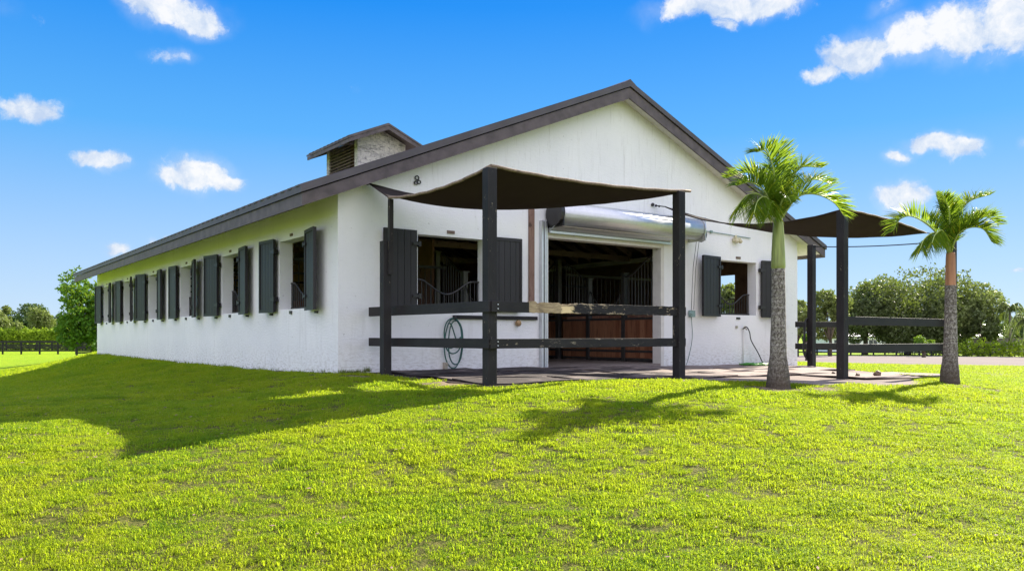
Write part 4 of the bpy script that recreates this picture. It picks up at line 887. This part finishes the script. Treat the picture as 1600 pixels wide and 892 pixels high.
tree('round_tree', 2, 140, 478, 40, 'oak2', 3000, .30, 'pale bush topped tree cut by the left edge', 9, .05, nb=8)
tree('round_tree', 68, 131, 480, 40, 'oak2', 10000, .17, 'light grey green feathery tree standing in the hedge', 10, .0, nb=14, squash=1.6)
tree('round_tree', 110, 142, 484, 60, 'dark', 10000, .2, 'dark green tree between the feathery tree and the bright tree', 11, .0, nb=14)
tree('leafy_tree', 143, 46, 419, 92, 'bright', 15000, .11, 'bright leafy tree rising behind the far end of the barn', 12, .0, nb=15, trunk_r=.12, squash=1.5)
tree('round_tree', 12, 136, 496, 40, 'oak2', 3000, .22, 'low pale shrub at the foot of the dark rounded tree', 13, .0, nb=7)
tree('small_bush_tree', 1443, 92, 524, 30, 'bright', 2500, .12, 'bright green round bush below the largest oak', 14, .0, nb=7)
tree('broad_tree', 1262, 60, 520, 20, 'bright', 1500, .12, 'bright small bush behind the black hose coil', 15, .0, nb=5)
tree('oak_tree', 1590, 150, 490, 60, 'dark', 4000, .3, 'distant dark tree behind the drooping palms at the right edge', 16, .05, nb=8)
def hedge(px0, d0, px1, d1, top0, top1, n, size, m, label, th=1.4):
    a = at(px0, d0); b = at(px1, d1); k = max(6, int((b-a).length/1.6)); bl = []; r = random.Random(int(px0)); root = thing('hedge', tuple(a.lerp(b, .5)), label, 'hedge')
    for i in range(k+1):
        t = i/k; p = a.lerp(b, t); g0 = float(gz(p.x, p.y)[0]); zt = EZ_(top0+(top1-top0)*t, d0+(d1-d0)*t)+r.uniform(-.25, .2); h = zt-g0; bl.append((p.x, p.y, g0+h*.45, 1.25, th*.7, h*.55))
    v, f = leafcloud(bl, n, size, int(abs(px0))+5, .5); npmesh('foliage', v, f, m, root); root.location.z = float(gz(root.location.x, root.location.y)[0])
    for ch in root.children: ch.location = -root.location
    return root
hedge(-160, 128, 150, 126, 511, 511, 42000, .20, 'hedge', 'long clipped yellow green hedge behind the left paddock fences')
hedge(1490, 104, 1760, 100, 532, 530, 9000, .16, 'hedge', 'low green hedge behind the right paddock fence and before the grey wall')
# drooping palms far right
def far_palm(px, d, top, label, seed):
    p = at(px, d); z0 = float(gz(p.x, p.y)[0]); zc = EZ_(top+10, d); r = random.Random(seed); root = thing('palm_tree', (p.x, p.y, z0), label, 'palm')
    MB().tube([(p.x, p.y, z0-.2), (p.x+.1, p.y, (z0+zc)/2), (p.x, p.y, zc-.4)], [.24, .17, .12], 10).build('trunk', 'trunk', root); rm = MB(); V_ = []; Fs = []
    for k in range(16):
        a = k*2.4+r.uniform(-.2, .2); rl = r.uniform(2.2, 3.4); up = r.uniform(.2, 1.5); pts = []
        for j in range(9):
            t = j/8; pts.append(Vector((p.x+rl*math.cos(a)*t**.85*1.0, p.y+rl*math.sin(a)*t**.85, zc-.4+up*math.sin(min(1, t*1.4)*math.pi*.5)*1.0-3.4*t**2.4)))
        rm.tube(pts, .035, 5)
        for j in range(1, 9):
            for q in range(7):
                t = (q)/7; c = pts[j-1].lerp(pts[j], t); s = r.choice((-1, 1)); sd = Vector((-math.sin(a)*s, math.cos(a)*s, 0)); e = c+sd*r.uniform(.15, .5)+Vector((0,0,-r.uniform(.4, .95))); o = len(V_); w2 = (pts[j]-pts[j-1]).normalized()*.07
                V_ += [c-w2, c+w2, e]; Fs.append((o, o+1, o+2))
    rm.build('frond_stem', 'rachis', root); MB().add(V_, Fs).build('fronds', 'oak', root)
far_palm(1578, 108, 466, 'tall drooping palm beyond the paddock fence near the right edge', 1); far_palm(1606, 100, 484, 'drooping palm partly cut by the right edge of the photo', 2); far_palm(1557, 116, 480, 'shorter drooping palm beside the light oak', 3)
# ------------------------------------------------------------------ paddock fences
def paddock(px0, px1, d0, d1, npost, h, rails, label, ps=.14):
    a = at(px0, d0); b = at(px1, d1); root = thing('paddock_fence', (a.x, a.y, float(gz(a.x, a.y)[0])), label, 'fence'); P = []
    for i in range(npost):
        p = a.lerp(b, i/(npost-1)); z = float(gz(p.x, p.y)[0]); P.append(Vector((p.x, p.y, z))); MB().box((p.x-ps/2, p.y-ps/2, z-.2), (p.x+ps/2, p.y+ps/2, z+h)).build('post', 'fence', root)
    for z in rails:
        m = MB()
        for i in range(npost-1): m.beam(P[i]+Vector((0,-.10,z)), P[i+1]+Vector((0,-.10,z)), .04, .16)
        m.build('rail', 'fence', root)
paddock(-175, 147, 88, 92, 12, 1.50, (.40, .88, 1.38), 'black three rail paddock fence nearest the left end of the barn', .18)
paddock(-180, 200, 112, 112, 17, 1.45, (.40, .88, 1.36), 'second black paddock fence standing just before the hedge', .18)
paddock(1225, 1760, 112, 104, 30, 1.36, (.42, .84, 1.26), 'long black paddock fence along the far side of the road', .16)
paddock(120, 300, 74, 74, 7, 1.35, (.40, .85, 1.28), 'short paddock fence meeting the far left corner of the barn', .16)
# far buildings
def house(px, d, w_, dp, hw, hr, label, wm='housewall'):
    p = at(px, d); z = float(gz(p.x, p.y)[0]); T = Matrix.Translation((p.x, p.y, z)) @ Matrix.Rotation(-math.atan2(UX[1], VX[1]), 4, 'Z'); root = thing('house', (p.x, p.y, z), label, 'house')
    MB().box((-w_/2, 0, -.2), (w_/2, dp, hw), T).build('wall', wm, root)
    b = MB(); vs = [T @ Vector(q) for q in ((-w_/2-.6,-.6,hw),(w_/2+.6,-.6,hw),(w_/2+.6,dp+.6,hw),(-w_/2-.6,dp+.6,hw),(-w_/2+dp*.4,dp/2,hw+hr),(w_/2-dp*.4,dp/2,hw+hr))]; b.add(vs, [(0,1,5,4),(1,2,5),(2,3,4,5),(3,0,4),(0,3,2,1)]); b.build('roof', 'houseroof', root)
    n = int(w_/3)
    for i in range(n):
        x = -w_/2+(i+.5)*w_/n
        f = MB().box((x-.75, -.03, .95), (x+.75, -.002, 2.25), T).build('window', 'glass', root); MB().box((x-.04, -.05, .95), (x+.04, -.032, 2.25), T).box((x-.82, -.05, .88), (x+.82, -.032, .95), T).box((x-.82, -.05, 2.25), (x+.82, -.032, 2.32), T).build('frame', 'soffit', f)
house(1405, 150, 26, 10, 2.9, 2.0, 'white house with pale metal roof behind the largest oak')
house(1590, 175, 26, 12, 3.0, 2.6, 'house with light grey metal roof at the right edge')
p = at(1440, 128); g0 = float(gz(p.x, p.y)[0]); q0, q1 = at(1518, 118, 0), at(1800, 118, 0); g0 = float(gz(q0.x, q0.y)[0])
tag(MB().beam((q0.x, q0.y, g0+1.15), (q1.x, q1.y, g0+1.15), .25, 2.5).beam((q0.x, q0.y, g0+2.45), (q1.x, q1.y, g0+2.45), .35, .10).build('boundary_wall', 'greywall'), 'long low grey wall below the light roof at the right edge', 'wall')
p = at(139, 86); z = float(gz(p.x, p.y)[0])
g_ = thing('field_gate', (p.x, p.y, z), 'small open field gate with a diagonal brace at the far barn corner', 'gate')
a = at(134, 80); b2 = at(149, 78); za = float(gz(a.x, a.y)[0]); gm = MB()
for z in (.35, .75, 1.2): gm.beam((a.x, a.y, za+z), (b2.x, b2.y, za+z), .04, .10)
gm.build('gate_rails', 'fence', g_); MB().beam((a.x, a.y-.06, za+1.2), (b2.x, b2.y-.06, za+.3), .04, .09).build('brace', 'fence', g_)
# thin weeds along the wall foot
def weeds():
    r = random.Random(9); V_ = []; Fs = []
    for i in range(420):
        if r.random() < .6: x, y = -r.uniform(.01, .10), r.uniform(-.05, L)**1.0
        else: x, y = r.uniform(-.05, .55), -r.uniform(.01, .12)
        z = float(gz(x, y)[0])-.01
        for k in range(5):
            a = r.uniform(0, 6.28); h = r.uniform(.03, .11); o = len(V_); s = .004; dx, dy = math.cos(a), math.sin(a)
            V_ += [(x-dy*s, y+dx*s, z), (x+dy*s, y-dx*s, z), (x+dx*h*.5, y+dy*h*.5, z+h)]; Fs.append((o, o+1, o+2))
    o = MB().add(V_, Fs).build('wall_weeds', 'oak2'); tag(o, 'sparse dry weeds along the foot of the white wall', 'weeds', kind='stuff')
weeds()
scene.cycles.max_bounces = 8; scene.cycles.diffuse_bounces = 5; scene.cycles.transparent_max_bounces = 8
